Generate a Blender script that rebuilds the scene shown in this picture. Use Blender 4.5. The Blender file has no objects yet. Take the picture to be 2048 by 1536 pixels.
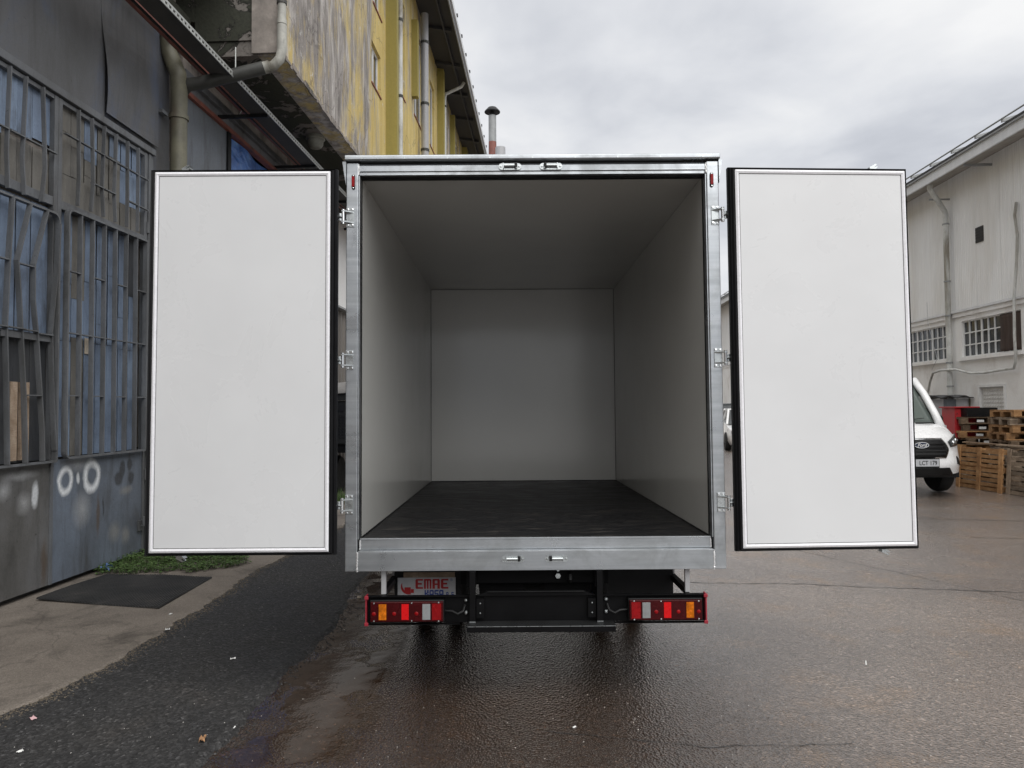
import bpy, math, random
from mathutils import Matrix, Vector
R = math.radians
random.seed(7)
SC = bpy.context.scene
COL = SC.collection

# ------------------------------------------------------------------ camera
cam_d = bpy.data.cameras.new('camera'); cam = bpy.data.objects.new('camera', cam_d); COL.objects.link(cam)
PT, RL = 0.033, 0.006965
fw = Vector((0, math.cos(PT), math.sin(PT))); rt = Vector((1, 0, 0)); up = Vector((0, -math.sin(PT), math.cos(PT)))
r2 = math.cos(RL) * rt - math.sin(RL) * up; u2 = math.sin(RL) * rt + math.cos(RL) * up
cam.matrix_world = Matrix(((r2.x, u2.x, -fw.x, 0), (r2.y, u2.y, -fw.y, 0), (r2.z, u2.z, -fw.z, 1.6), (0, 0, 0, 1)))
cam_d.sensor_width = 36; cam_d.lens = 36 * 1420 / 2048; cam_d.clip_start = .05; cam_d.clip_end = 2000
SC.camera = cam
SC.render.resolution_x, SC.render.resolution_y = 1024, 768

# ------------------------------------------------------------------ world: broken overcast over a Nishita sky
SUN_EL, SUN_AZ = R(57), R(154)      # azimuth clockwise from +Y: over the open yard, right of and behind the camera
W = bpy.data.worlds.new('World'); SC.world = W; W.use_nodes = True
nt = W.node_tree; nt.nodes.clear()
def wn(t, **k):
    n = nt.nodes.new(t)
    for a, b in k.items(): setattr(n, a, b)
    return n
def wl(a, b): nt.links.new(a, b)
sky = wn('ShaderNodeTexSky', sky_type='NISHITA', sun_disc=False, sun_elevation=SUN_EL, sun_rotation=SUN_AZ)
tc = wn('ShaderNodeTexCoord'); sx = wn('ShaderNodeSeparateXYZ'); wl(tc.outputs['Generated'], sx.inputs[0])
mx = wn('ShaderNodeMath', operation='MAXIMUM'); wl(sx.outputs[2], mx.inputs[0]); mx.inputs[1].default_value = 0.0
ad = wn('ShaderNodeMath', operation='ADD'); wl(mx.outputs[0], ad.inputs[0]); ad.inputs[1].default_value = 0.22
dx = wn('ShaderNodeMath', operation='DIVIDE'); wl(sx.outputs[0], dx.inputs[0]); wl(ad.outputs[0], dx.inputs[1])
dy = wn('ShaderNodeMath', operation='DIVIDE'); wl(sx.outputs[1], dy.inputs[0]); wl(ad.outputs[0], dy.inputs[1])
cb = wn('ShaderNodeCombineXYZ'); wl(dx.outputs[0], cb.inputs[0]); wl(dy.outputs[0], cb.inputs[1]); cb.inputs[2].default_value = 3.7
n1 = wn('ShaderNodeTexNoise'); n1.inputs['Scale'].default_value = 0.9; n1.inputs['Detail'].default_value = 7; n1.inputs['Roughness'].default_value = .5; n1.inputs['Distortion'].default_value = .5
wl(cb.outputs[0], n1.inputs['Vector'])
n2 = wn('ShaderNodeTexNoise'); n2.inputs['Scale'].default_value = 2.6; n2.inputs['Detail'].default_value = 6; n2.inputs['Distortion'].default_value = .35
wl(cb.outputs[0], n2.inputs['Vector'])
mm = wn('ShaderNodeMath', operation='MULTIPLY_ADD'); wl(n2.outputs[0], mm.inputs[0]); mm.inputs[1].default_value = .42; wl(n1.outputs[0], mm.inputs[2])
rp = wn('ShaderNodeValToRGB'); wl(mm.outputs[0], rp.inputs[0])
SKY_GAIN = 8.7
def setramp(rp, st):
    e = rp.color_ramp.elements
    while len(e) > 1: e.remove(e[-1])
    e[0].position = st[0][0]; e[0].color = (*st[0][1], 1)
    for p, c in st[1:]:
        q = e.new(p); q.color = (*c, 1)
setramp(rp, [(.50, (.52, .54, .59)), (.62, (.64, .66, .71)), (.72, (.80, .815, .85)), (.85, (1.0, 1.0, 1.0))])
sm = wn('ShaderNodeVectorMath', operation='SCALE'); wl(rp.outputs[0], sm.inputs[0]); sm.inputs['Scale'].default_value = SKY_GAIN
mix = wn('ShaderNodeMix', data_type='RGBA'); mix.inputs[0].default_value = .94
wl(sky.outputs[0], mix.inputs[6]); wl(sm.outputs[0], mix.inputs[7])
bg = wn('ShaderNodeBackground'); bg.inputs[1].default_value = .05; wl(mix.outputs[2], bg.inputs[0])
wo = wn('ShaderNodeOutputWorld'); wl(bg.outputs[0], wo.inputs[0])

# ------------------------------------------------------------------ sun through cloud
sun_d = bpy.data.lights.new('sun', 'SUN'); sun_d.energy = 1.5; sun_d.angle = R(85); sun_d.color = (1, .985, .955)
sun = bpy.data.objects.new('sun', sun_d); COL.objects.link(sun)
sd = Vector((math.sin(SUN_AZ) * math.cos(SUN_EL), math.cos(SUN_AZ) * math.cos(SUN_EL), math.sin(SUN_EL)))
sun.rotation_euler = (-sd).to_track_quat('-Z', 'Y').to_euler()
SC.view_settings.view_transform = 'Standard'; SC.view_settings.look = 'None'; SC.view_settings.gamma = 1
SC.view_settings.exposure = 1.16; SC.view_settings.use_curve_mapping = False
SC.render.engine = 'CYCLES'; SC.cycles.use_denoising = True
SC.cycles.max_bounces = 8; SC.cycles.diffuse_bounces = 5; SC.cycles.glossy_bounces = 4; SC.cycles.transmission_bounces = 6; SC.cycles.transparent_max_bounces = 8
SC.cycles.sample_clamp_indirect = 6

# ------------------------------------------------------------------ materials
MATS = {}
class NT:
    def __init__(s, name):
        m = bpy.data.materials.new(name); m.use_nodes = True; s.m = m; s.t = m.node_tree; s.t.nodes.clear()
        s.out = s.t.nodes.new('ShaderNodeOutputMaterial'); s.b = s.t.nodes.new('ShaderNodeBsdfPrincipled')
        s.t.links.new(s.b.outputs[0], s.out.inputs[0]); g = s.t.nodes.new('ShaderNodeNewGeometry'); s.pos = g.outputs['Position']
        MATS[name] = m
    def n(s, t, **k):
        x = s.t.nodes.new(t)
        for a, b in k.items(): setattr(x, a, b)
        return x
    def l(s, a, b): s.t.links.new(a, b)
    def obj(s):
        return s.n('ShaderNodeTexCoord').outputs['Object']
    def vec(s, sc, src=None, off=(0, 0, 0)):
        m = s.n('ShaderNodeMapping'); m.inputs['Scale'].default_value = sc; m.inputs['Location'].default_value = off
        s.l(src or s.pos, m.inputs[0]); return m.outputs[0]
    def noise(s, scale, detail=5, rough=.55, dist=0, vec=None):
        x = s.n('ShaderNodeTexNoise'); x.inputs['Scale'].default_value = scale; x.inputs['Detail'].default_value = detail
        x.inputs['Roughness'].default_value = rough; x.inputs['Distortion'].default_value = dist
        s.l(vec if vec is not None else s.pos, x.inputs['Vector']); return x.outputs[0]
    def voro(s, scale, feat='F1', vec=None, out=0):
        x = s.n('ShaderNodeTexVoronoi', feature=feat); x.inputs['Scale'].default_value = scale
        s.l(vec if vec is not None else s.pos, x.inputs['Vector']); return x.outputs[out]
    def ramp(s, fac, st):
        x = s.n('ShaderNodeValToRGB'); s.l(fac, x.inputs[0])
        st = [(p, (c, c, c) if isinstance(c, (int, float)) else c) for p, c in st]
        setramp(x, st); return x.outputs[0]
    def mix(s, f, a, b, mode='MIX'):
        x = s.n('ShaderNodeMix', data_type='RGBA', blend_type=mode)
        for i, v in ((0, f), (6, a), (7, b)):
            if isinstance(v, (int, float)): x.inputs[i].default_value = v if i == 0 else (v, v, v, 1)
            elif isinstance(v, tuple): x.inputs[i].default_value = (*v, 1)
            else: s.l(v, x.inputs[i])
        return x.outputs[2]
    def math(s, op, a, b=0.0, c=None):
        x = s.n('ShaderNodeMath', operation=op)
        for i, v in enumerate((a, b, c)):
            if v is None: continue
            if isinstance(v, (int, float)): x.inputs[i].default_value = v
            else: s.l(v, x.inputs[i])
        return x.outputs[0]
    def bump(s, h, strength=.3, dist=.01, prev=None):
        x = s.n('ShaderNodeBump'); x.inputs['Strength'].default_value = strength; x.inputs['Distance'].default_value = dist
        s.l(h, x.inputs['Height'])
        if prev is not None: s.l(prev, x.inputs['Normal'])
        return x.outputs[0]
    def set(s, col=None, rough=None, metal=None, normal=None, spec=None, coat=None, trans=None, ior=None):
        for nm, v in (('Base Color', col), ('Roughness', rough), ('Metallic', metal), ('Specular IOR Level', spec), ('Coat Weight', coat), ('Transmission Weight', trans), ('IOR', ior)):
            if v is None: continue
            if isinstance(v, tuple): s.b.inputs[nm].default_value = (*v, 1)
            elif isinstance(v, (int, float)): s.b.inputs[nm].default_value = v
            else: s.l(v, s.b.inputs[nm])
        if normal is not None: s.l(normal, s.b.inputs['Normal'])
        return s.m
def simple(name, col, rough=.5, metal=0.0, var=.25, scale=6, bump=.0, bscale=60, streak=False, spec=.5, coat=0, grime=None):
    k = NT(name)
    v = k.vec((1, 1, .12)) if streak else None
    n = k.noise(scale, 6, .6, .2, v)
    lo = tuple(c * (1 - var) for c in col); hi = tuple(min(1, c * (1 + var)) for c in col)
    c = k.ramp(n, [(.3, lo), (.55, col), (.75, hi)])
    f = k.noise(scale * 9, 3); c = k.mix(.25, c, k.ramp(f, [(.3, .75), (.7, 1.2)]), 'MULTIPLY')
    if grime:
        g = k.noise(scale * .5, 7, .65, .5, k.vec((1, 1, .3), off=(3, 5, 1))); c = k.mix(k.ramp(g, [(grime[1], 0.0), (grime[1] + .15, 1.0)]), c, grime[0])
    rr = k.ramp(n, [(.3, max(0, rough - .08)), (.7, min(1, rough + .1))])
    nm = k.bump(k.noise(bscale, 4), bump, .004) if bump else None
    return k.set(c, rr, metal, nm, spec, coat)

k = NT('aluminium'); st = k.noise(3.0, 6, .6, .2, k.vec((.35, 1, 9))); bl = k.noise(4.5, 7, .65, .5); sc_ = k.noise(20, 9, .75, 3.0, k.vec((.25, 1, 1)))
c = k.ramp(st, [(.3, (.34, .36, .38)), (.55, (.42, .44, .46)), (.75, (.50, .52, .54))]); c = k.mix(k.ramp(bl, [(.50, 0.0), (.66, .45)]), c, (.24, .25, .25)); c = k.mix(k.ramp(sc_, [(.70, 0.0), (.72, .6), (.74, 0.0)]), c, (.75, .76, .78))
k.set(c, k.ramp(bl, [(.35, .24), (.65, .46)]), .92, k.bump(k.noise(30, 4), .05, .004), .5)
simple('pvc_dirty', (.36, .355, .32), .5, 0, .35, 5, .1, 40, grime=((.13, .12, .095), .50))
simple('galvanised', (.46, .485, .49), .28, .95, .15, 30)
simple('chrome', (.75, .76, .77), .14, 1, .05, 8)
simple('weld', (.8, .8, .8), .4, .7, .1, 60, .4, 150)
simple('rubber', (.004, .004, .005), .5, 0, .2, 10, spec=.25)
simple('tyre', (.008, .008, .008), .75, 0, .3, 12, .2, 80)
simple('black_steel', (.004, .004, .0045), .55, 0, .3, 9, .06, 90, spec=.12)
simple('dark_steel', (.011, .0115, .012), .55, 0, .4, 8, .08, 60, spec=.3)
simple('black_plastic', (.006, .006, .0065), .42, 0, .2, 20, spec=.3)
simple('grey_plastic', (.12, .12, .12), .5, 0, .2, 20)
simple('white_paint', (.80, .80, .80), .28, 0, .03, 4, coat=.4)
simple('grey_paint', (.33, .34, .35), .25, .4, .05, 4, coat=.5)
simple('white_body', (.74, .75, .74), .4, 0, .04, 2)
simple('sign_white', (.45, .46, .48), .45, 0, .06, 20)
simple('sign_red', (.36, .012, .015), .4, 0, .1, 20)
simple('sign_blue', (.02, .05, .25), .4, 0, .1, 20)
simple('badge_blue', (.012, .02, .05), .3, 0, .1, 20)
simple('reflector', (.62, .007, .009), .3, 0, .12, 60, spec=.2)
simple('lens_clear', (.42, .43, .44), .16, .5, .1, 40)
simple('lens_amber', (.62, .17, .006), .22, 0, .5, 40, spec=.25)
simple('lens_red', (.045, .001, .002), .25, 0, .3, 14, spec=.18)
simple('lens_red_bright', (.24, .003, .005), .25, 0, .3, 30, spec=.2)
simple('cap_red', (.30, .015, .03), .5, 0, .15, 20)
simple('wood_dark', (.075, .052, .038), .8, 0, .45, 5, .3, 50, True)
simple('door_metal_white', (.55, .54, .52), .5, 0, .12, 5)
simple('pvc_white', (.58, .585, .56), .42, 0, .25, 3, grime=((.25, .23, .19), .50))
simple('pvc_grey', (.40, .40, .41), .4, 0, .15, 2.5, .05, 30, True)
simple('pipe_green', (.15, .142, .10), .5, 0, .3, 6, .15, 40, grime=((.11, .09, .065), .5))
simple('pipe_dark', (.045, .045, .040), .55, 0, .35, 6, .15, 40)
simple('red_oxide', (.22, .075, .055), .55, 0, .3, 8, .1, 60, grime=((.06, .04, .035), .56))
simple('tray_metal', (.46, .47, .45), .5, .5, .2, 12)
simple('soffit_dark', (.05, .048, .045), .9, 0, .3, 4)
simple('roof_dark', (.055, .055, .058), .7, 0, .25, 3)
simple('fascia_white', (.66, .67, .68), .5, 0, .12, 4, streak=True)
simple('gutter_grey', (.30, .31, .31), .55, .2, .2, 4)
simple('glass_dark', (.030, .034, .036), .10, 0, .3, 3, spec=.6)
simple('frame_white', (.70, .70, .69), .5, 0, .12, 6)
simple('lamp_grey', (.20, .20, .17), .5, 0, .2, 20)
simple('brick_red', (.25, .09, .06), .8, 0, .3, 20)
simple('cabinet_red', (.42, .022, .028), .4, 0, .12, 6)
simple('fabric_brown', (.060, .040, .032), .95, 0, .5, 9, .4, 30, True)
simple('canvas_grey', (.26, .25, .24), .9, 0, .2, 5, .3, 12)
simple('paper_white', (.72, .72, .70), .8, 0, .1, 60)
simple('paper_pink', (.62, .40, .42), .8, 0, .3, 60)
simple('plastic_blue', (.10, .19, .48), .35, 0, .4, 40)
simple('leaf_dry', (.36, .20, .10), .7, 0, .3, 60)
simple('tar', (.020, .019, .018), .6, 0, .3, 40, .4, 120)
simple('wheel_alloy', (.5, .5, .51), .3, .9, .05, 20)
simple('concrete_grey', (.36, .34, .31), .9, 0, .25, 4, .3, 60)
simple('beige_patch', (.52, .45, .36), .85, 0, .15, 20)
simple('rock_white', (.5, .48, .45), .9, 0, .3, 60)

simple('cladding_brown', (.15, .135, .12), .55, 0, .25, 3, .1, 30, True)
# interior glass-fibre panels: off white, glossy gel coat with very slight waviness
k = NT('gelcoat'); n = k.noise(.9, 3); c = k.ramp(n, [(.35, (.50, .495, .47)), (.65, (.535, .53, .505))])
k.set(c, k.ramp(k.noise(1.1, 3), [(.35, .12), (.7, .19)]), 0, k.bump(k.noise(1.3, 2), .10, .02), .8)
# door liner: flatter white panel with faint scuffs
k = NT('door_liner'); n = k.noise(1.4, 4); c = k.ramp(n, [(.35, (.645, .652, .662)), (.65, (.68, .688, .698))])
s1 = k.noise(3.0, 8, .7, 1.2, k.vec((1, 1, 2.2))); hs = k.noise(9.0, 9, .72, 2.6, k.vec((1.0, 1, .7), off=(4, 2, 9)))
c = k.mix(k.ramp(hs, [(.715, 0.0), (.73, .5), (.745, 0.0)]), c, (.50, .50, .49))
c = k.mix(k.ramp(s1, [(.66, 0.0), (.74, .18)]), c, (.62, .62, .61))
k.set(c, k.ramp(k.noise(2.5, 6, .65, .6), [(.3, .20), (.7, .42)]), 0, k.bump(k.noise(1.6, 3), .22, .02), .45)
simple('door_trim', (.80, .80, .83), .3, 0, .04, 10)
# loading floor: black phenolic ply with dusty scuffs across the width
k = NT('load_floor'); v = k.vec((1.5, 6, 1)); n = k.noise(3.2, 8, .7, .4, v)
c = k.ramp(n, [(.42, (.006, .006, .007)), (.54, (.011, .011, .012)), (.62, (.036, .033, .030)), (.76, (.09, .08, .07))])
w = k.voro(14, vec=k.vec((1, 3, 1)))
k.set(c, k.ramp(n, [(.4, .42), (.75, .75)]), 0, k.bump(k.noise(70, 4), .3, .003), .25)

def wet_ground(name):
    k = NT(name)
    # wet old asphalt
    st = k.noise(.55, 6, .6, .6); st2 = k.noise(1.9, 7, .65, .3)
    ag = k.voro(78); ag2 = k.voro(78, out=1); fine = k.noise(170, 3)
    base = k.ramp(st, [(.35, (.060, .051, .045)), (.55, (.080, .069, .061)), (.72, (.098, .084, .073))])
    base = k.mix(k.ramp(st2, [(.52, 0.0), (.70, .6)]), base, (.105, .070, .040))
    stone = k.ramp(ag2, [(.0, .45), (.5, 1.0), (.82, 1.5), (.97, 3.0)])
    base = k.mix(.8, base, stone, 'MULTIPLY'); base = k.mix(.35, base, k.ramp(fine, [(.3, .5), (.7, 1.5)]), 'MULTIPLY')
    # wetness: puddle film in the low ground along the asphalt strip, damp elsewhere
    sx = k.n('ShaderNodeSeparateXYZ'); k.l(k.pos, sx.inputs[0])
    near = k.ramp(k.math('ABSOLUTE', k.math('ADD', sx.outputs[0], 1.08)), [(.0, 1.0), (.25, .8), (.50, 0.0)])
    py = k.ramp(k.math('ABSOLUTE', k.math('MULTIPLY', k.math('SUBTRACT', sx.outputs[1], 5.2), .25)), [(.0, 1.0), (.40, .9), (.75, 0.0)])
    wn_ = k.noise(2.6, 3, .5, 0)
    pud = k.math('MULTIPLY', k.math('MULTIPLY', near, py), k.ramp(wn_, [(.34, .0), (.50, 1.0)]))
    pud = k.ramp(pud, [(.18, 0.0), (.62, .96)])
    damp = k.ramp(k.noise(.42, 5, .55, .8), [(.35, .17), (.6, .26), (.8, .38)])
    rough = k.mix(pud, damp, .035)
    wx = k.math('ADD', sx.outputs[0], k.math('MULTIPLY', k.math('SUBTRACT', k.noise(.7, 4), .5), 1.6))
    painted_shade = k.ramp(k.math('MULTIPLY_ADD', wx, .2, .3), [(.44, 1.0), (.70, 0.0)])      # shade and truck reflection painted into base: dark brown left, paler towards the yard
    base = k.mix(painted_shade, k.mix(1.0, base, (1.9, 1.78, 1.70), 'MULTIPLY'), k.mix(1.0, base, (.44, .315, .23), 'MULTIPLY'))
    col = k.mix(k.math('MULTIPLY', pud, .25), base, (.026, .021, .017))
    h = k.math('ADD', k.math('MULTIPLY', ag, 1.0), k.math('MULTIPLY', fine, .25))
    nb = k.n('ShaderNodeBump'); nb.inputs['Distance'].default_value = .009
    k.l(h, nb.inputs['Height']); k.l(k.ramp(pud, [(0, .62), (1, .0)]), nb.inputs['Strength'])
    nm = k.bump(k.noise(2.2, 3), .12, .05, nb.outputs[0])
    k.l(k.math('MULTIPLY', k.math('SUBTRACT', 1.0, pud), .7), k.b.inputs['Coat Weight']); k.b.inputs['Coat Roughness'].default_value = .22; k.l(nm, k.b.inputs['Coat Normal'])
    return k.set(col, rough, 0, nm, k.math('MULTIPLY_ADD', pud, -.62, .9))
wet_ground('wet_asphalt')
k = NT('dry_asphalt')
ag = k.voro(72); agc = k.voro(72, out=1); f = k.noise(190, 3); st = k.noise(.9, 6, .6, .4)
c = k.ramp(st, [(.35, (.020, .020, .021)), (.6, (.030, .029, .0285)), (.75, (.040, .036, .033))])
c = k.mix(.85, c, k.ramp(agc, [(0, .35), (.5, 1.0), (.82, 1.9), (.96, 4.5)]), 'MULTIPLY'); c = k.mix(.4, c, k.ramp(f, [(.3, .45), (.7, 1.6)]), 'MULTIPLY')
k.set(c, k.ramp(st, [(.3, .62), (.7, .85)]), 0, k.bump(k.math('ADD', ag, k.math('MULTIPLY', f, .4)), .9, .010), .35)
k = NT('apron_concrete')
st = k.noise(.8, 7, .62, .5); f = k.noise(130, 4); ag = k.voro(150, out=1)
c = k.ramp(st, [(.33, (.11, .094, .080)), (.55, (.168, .145, .123)), (.75, (.205, .178, .152))])
c = k.mix(.5, c, k.ramp(f, [(.3, .6), (.7, 1.35)]), 'MULTIPLY'); c = k.mix(.4, c, k.ramp(ag, [(0, .6), (.5, 1.0), (.95, 1.8)]), 'MULTIPLY')
wv = k.n('ShaderNodeVectorMath', operation='ADD'); nw = k.n('ShaderNodeTexNoise'); nw.inputs['Scale'].default_value = 1.8; nw.inputs['Detail'].default_value = 6; k.l(k.pos, nw.inputs['Vector']); ws = k.n('ShaderNodeVectorMath', operation='SCALE'); ws.inputs['Scale'].default_value = .8; k.l(nw.outputs['Color'], ws.inputs[0]); k.l(k.pos, wv.inputs[0]); k.l(ws.outputs[0], wv.inputs[1]); crk = k.voro(.45, 'DISTANCE_TO_EDGE', wv.outputs[0])
c = k.mix(k.ramp(k.noise(1.7, 7, .7, .8), [(.52, 0.0), (.68, .75)]), c, (.052, .045, .038))
c = k.mix(k.ramp(k.noise(5.5, 7, .75, .4), [(.56, 0.0), (.66, .5)]), c, (.19, .165, .135))
c = k.mix(k.ramp(crk, [(.0, .4), (.006, 0.0)]), c, (.04, .035, .03))
k.set(c, .88, 0, k.bump(f, .5, .006), .3)
simple('edge_gravel', (.12, .098, .072), .95, 0, .5, 90, .9, 160)
k = NT('rubber_mat'); n = k.noise(3, 6, .65, .4); c = k.ramp(n, [(.4, (.028, .028, .029)), (.6, (.044, .043, .042)), (.78, (.085, .078, .070))])
k.set(c, .78, 0, k.bump(k.noise(90, 3), .3, .003), .35)

# weathered yellow render of the upper facade: yellow paint, grey wash streaks, bare patches
k = NT('yellow_render')
v = k.vec((.9, .55, .30)); g = k.noise(1.25, 8, .66, .9, v); v2 = k.vec((2.6, 2.6, .28)); s2 = k.noise(1.6, 8, .7, .5, v2); f = k.noise(46, 4)
sx = k.n('ShaderNodeSeparateXYZ'); k.l(k.pos, sx.inputs[0])
prox = k.ramp(k.math('MULTIPLY', sx.outputs[1], .04), [(.32, .085), (.46, .07), (.56, .01), (.66, -.055), (1.0, -.08)])
m = k.math('ADD', k.math('ADD', k.math('MULTIPLY', g, .62), k.math('MULTIPLY', s2, .40)), prox)
yel = k.ramp(s2, [(.3, (.46, .335, .115)), (.55, (.62, .485, .19)), (.75, (.72, .60, .30))])
gry = k.ramp(k.noise(2.8, 8, .7, .6, k.vec((2, 2, .45))), [(.32, (.14, .125, .115)), (.5, (.31, .285, .265)), (.66, (.55, .52, .49))])
c = k.mix(k.ramp(m, [(.50, 0.0), (.60, 1.0)]), yel, gry); c = k.mix(.3, c, k.ramp(f, [(.3, .7), (.7, 1.25)]), 'MULTIPLY')
nw = k.n('ShaderNodeTexNoise'); nw.inputs['Scale'].default_value = 1.5; nw.inputs['Detail'].default_value = 7; k.l(k.pos, nw.inputs['Vector']); ws = k.n('ShaderNodeVectorMath', operation='SCALE'); ws.inputs['Scale'].default_value = .9; k.l(nw.outputs['Color'], ws.inputs[0]); wv = k.n('ShaderNodeVectorMath', operation='ADD'); k.l(k.pos, wv.inputs[0]); k.l(ws.outputs[0], wv.inputs[1]); ce = k.voro(.55, 'DISTANCE_TO_EDGE', wv.outputs[0]); c = k.mix(k.ramp(ce, [(.0, .5), (.007, 0.0)]), c, (.06, .05, .045)); c = k.mix(k.ramp(k.noise(7, 7, .75, .5, k.vec((1, 1, .6))), [(.60, 0.0), (.67, .7)]), c, (.62, .60, .57))
k.set(c, .9, 0, k.bump(k.math('ADD', f, k.math('MULTIPLY', g, 2.0)), .5, .012), .3)
simple('shaded_yellow_paint', (.32, .265, .07), .75, 0, .16, 3, .1, 40, True)  # facade yellow with the shade of its near faces mixed into the colour
simple('yellow_paint', (.50, .38, .12), .8, 0, .14, 3, .1, 40, True)
# end wall / underside of the overhang: dark mossy paint flaking off grey render
k = NT('flaking_soffit')
g = k.noise(1.1, 8, .68, 1.1); f = k.noise(30, 5)
c = k.ramp(g, [(.0, (.042, .044, .034)), (.52, (.050, .052, .040)), (.545, (.030, .030, .026)), (.56, (.17, .155, .14)), (.8, (.27, .25, .235))])
c = k.mix(.4, c, k.ramp(f, [(.3, .6), (.7, 1.3)]), 'MULTIPLY')
k.set(c, .92, 0, k.bump(k.math('ADD', k.ramp(g, [(.535, 1.0), (.56, 0.0)]), k.math('MULTIPLY', f, .4)), .7, .02), .25)
simple('bare_render', (.27, .24, .215), .92, 0, .45, 3.5, .6, 40, grime=((.10, .09, .08), .53))
# painted steel sheet of the gates
def gate_sheet(name, marks=False, dark=False, base=None):
    k = NT(name); o = k.pos
    st = k.noise(1.5, 7, .66, .6, k.vec((1, 1, .55))); s2 = k.noise(5, 7, .7, .4, k.vec((1.2, 1.2, .16))); f = k.noise(60, 4)
    if base: A_, B_, C_ = base
    elif dark: A_, B_, C_ = (.085, .083, .079), (.125, .122, .118), (.165, .166, .17)
    else: A_, B_, C_ = (.10, .125, .17), (.18, .235, .33), (.26, .335, .45)
    c = k.ramp(st, [(.32, A_), (.52, B_), (.72, C_)])
    c = k.mix(k.ramp(s2, [(.50, 0.0), (.70, .75)]), c, (.060, .058, .055))
    c = k.mix(k.ramp(k.noise(26, 6, .75, .8), [(.63, 0.0), (.70, .85)]), c, (.028, .026, .025))
    if marks:      # sprayed graffiti, in the leaf's own plane (u along the street, z up)
        geo = k.n('ShaderNodeTexCoord'); sp = k.n('ShaderNodeSeparateXYZ'); k.l(geo.outputs['Object'], sp.inputs[0])
        wob = k.math('MULTIPLY', k.math('SUBTRACT', k.noise(9, 3), .5), .05)
        U = k.math('ADD', sp.outputs[1], wob); Z = k.math('ADD', sp.outputs[2], wob)
        def ell(u, z, ru, rz):
            a = k.math('DIVIDE', k.math('SUBTRACT', U, u), ru); b = k.math('DIVIDE', k.math('SUBTRACT', Z, z), rz)
            return k.math('SQRT', k.math('ADD', k.math('MULTIPLY', a, a), k.math('MULTIPLY', b, b)))
        sp_ = k.ramp(k.noise(55, 5, .7), [(.30, .7), (.55, 1.0)])
        for (u, z, ru, rz, kind) in marks:
            d = ell(u, z, ru, rz)
            if kind == 'ring': fac = k.ramp(k.math('ABSOLUTE', k.math('SUBTRACT', d, .84)), [(.06, 1.0), (.40, 0.0)]); colr = (.78, .80, .82)
            elif kind == 'dot': fac = k.ramp(d, [(.5, 1.0), (1, 0.0)]); colr = (.66, .68, .70)
            elif kind == 'mist': fac = k.math('MULTIPLY', k.ramp(d, [(.0, .55), (1, 0.0)]), 1.0); colr = (.55, .56, .57)
            elif kind == 'tan': fac = k.math('MULTIPLY', k.ramp(d, [(.3, .55), (1, 0.0)]), 1.0); colr = (.28, .27, .25)
            elif kind == 'rust': fac = k.math('MULTIPLY', k.ramp(d, [(.4, .8), (1, 0.0)]), 1.0); colr = (.10, .070, .050)
            else: fac = k.ramp(d, [(.62, .92), (1, 0.0)]); colr = (.045, .047, .052)
            c = k.mix(k.math('MULTIPLY', fac, sp_), c, colr)
    c = k.mix(.25, c, k.ramp(f, [(.3, .7), (.7, 1.25)]), 'MULTIPLY')
    k.set(c, k.ramp(st, [(.3, .42), (.7, .6)]), 0, k.bump(k.math('ADD', k.math('MULTIPLY', k.noise(3.0, 3), 3), k.math('MULTIPLY', f, .25)), .28, .012), .45)
gate_sheet('gate_panel_dark', [(5.90 - 5.6, .87 - .02, .05, .13, 'dot'), (5.55 - 5.6, .93, .09, .10, 'mist'), (5.77 - 5.6, .80, .10, .12, 'mist'), (5.72 - 5.6, 1.03, .25, .05, 'mist'), (.42, .25, .05, .25, 'rust')], True)
B0 = 6.74
gate_sheet('gate_panel_blue', base=((.085, .092, .105), (.135, .158, .195), (.18, .215, .27)), marks=[(6.28 - B0, .93, .095, .118, 'ring'), (6.66 - B0, .945, .115, .15, 'ring'), (6.46 - B0, .94, .03, .07, 'dot'), (6.52 - B0, .64, .16, .20, 'mist'), (6.45 - B0, 1.08, .25, .10, 'mist'),
    (7.09 - B0, .87, .085, .085, 'blob'), (7.15 - B0, .96, .06, .11, 'blob'), (7.28 - B0, 1.0, .055, .075, 'blob'), (7.31 - B0, .86, .06, .085, 'blob'), (7.22 - B0, .74, .14, .06, 'tan'), (7.03 - B0, .34, .13, .13, 'tan'), (7.22 - B0, .28, .10, .11, 'tan'), (6.76 - B0, .55, .035, .26, 'rust'), (6.84 - B0, .62, .015, .12, 'blob')])
gate_sheet('gate_pane'); gate_sheet('gate_pane_grey', base=((.105, .099, .087), (.16, .15, .132), (.21, .20, .185)))
gate_sheet('gate_pane_dark', base=((.030, .032, .036), (.055, .058, .064), (.085, .09, .10)))
gate_sheet('gate_frame', base=((.085, .087, .088), (.125, .13, .138), (.165, .175, .19)))
gate_sheet('wall_sheet', base=((.075, .074, .073), (.105, .106, .11), (.092, .112, .165)))
gate_sheet('shop_sheet', base=((.10, .107, .12), (.145, .16, .18), (.18, .20, .235)))
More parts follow.
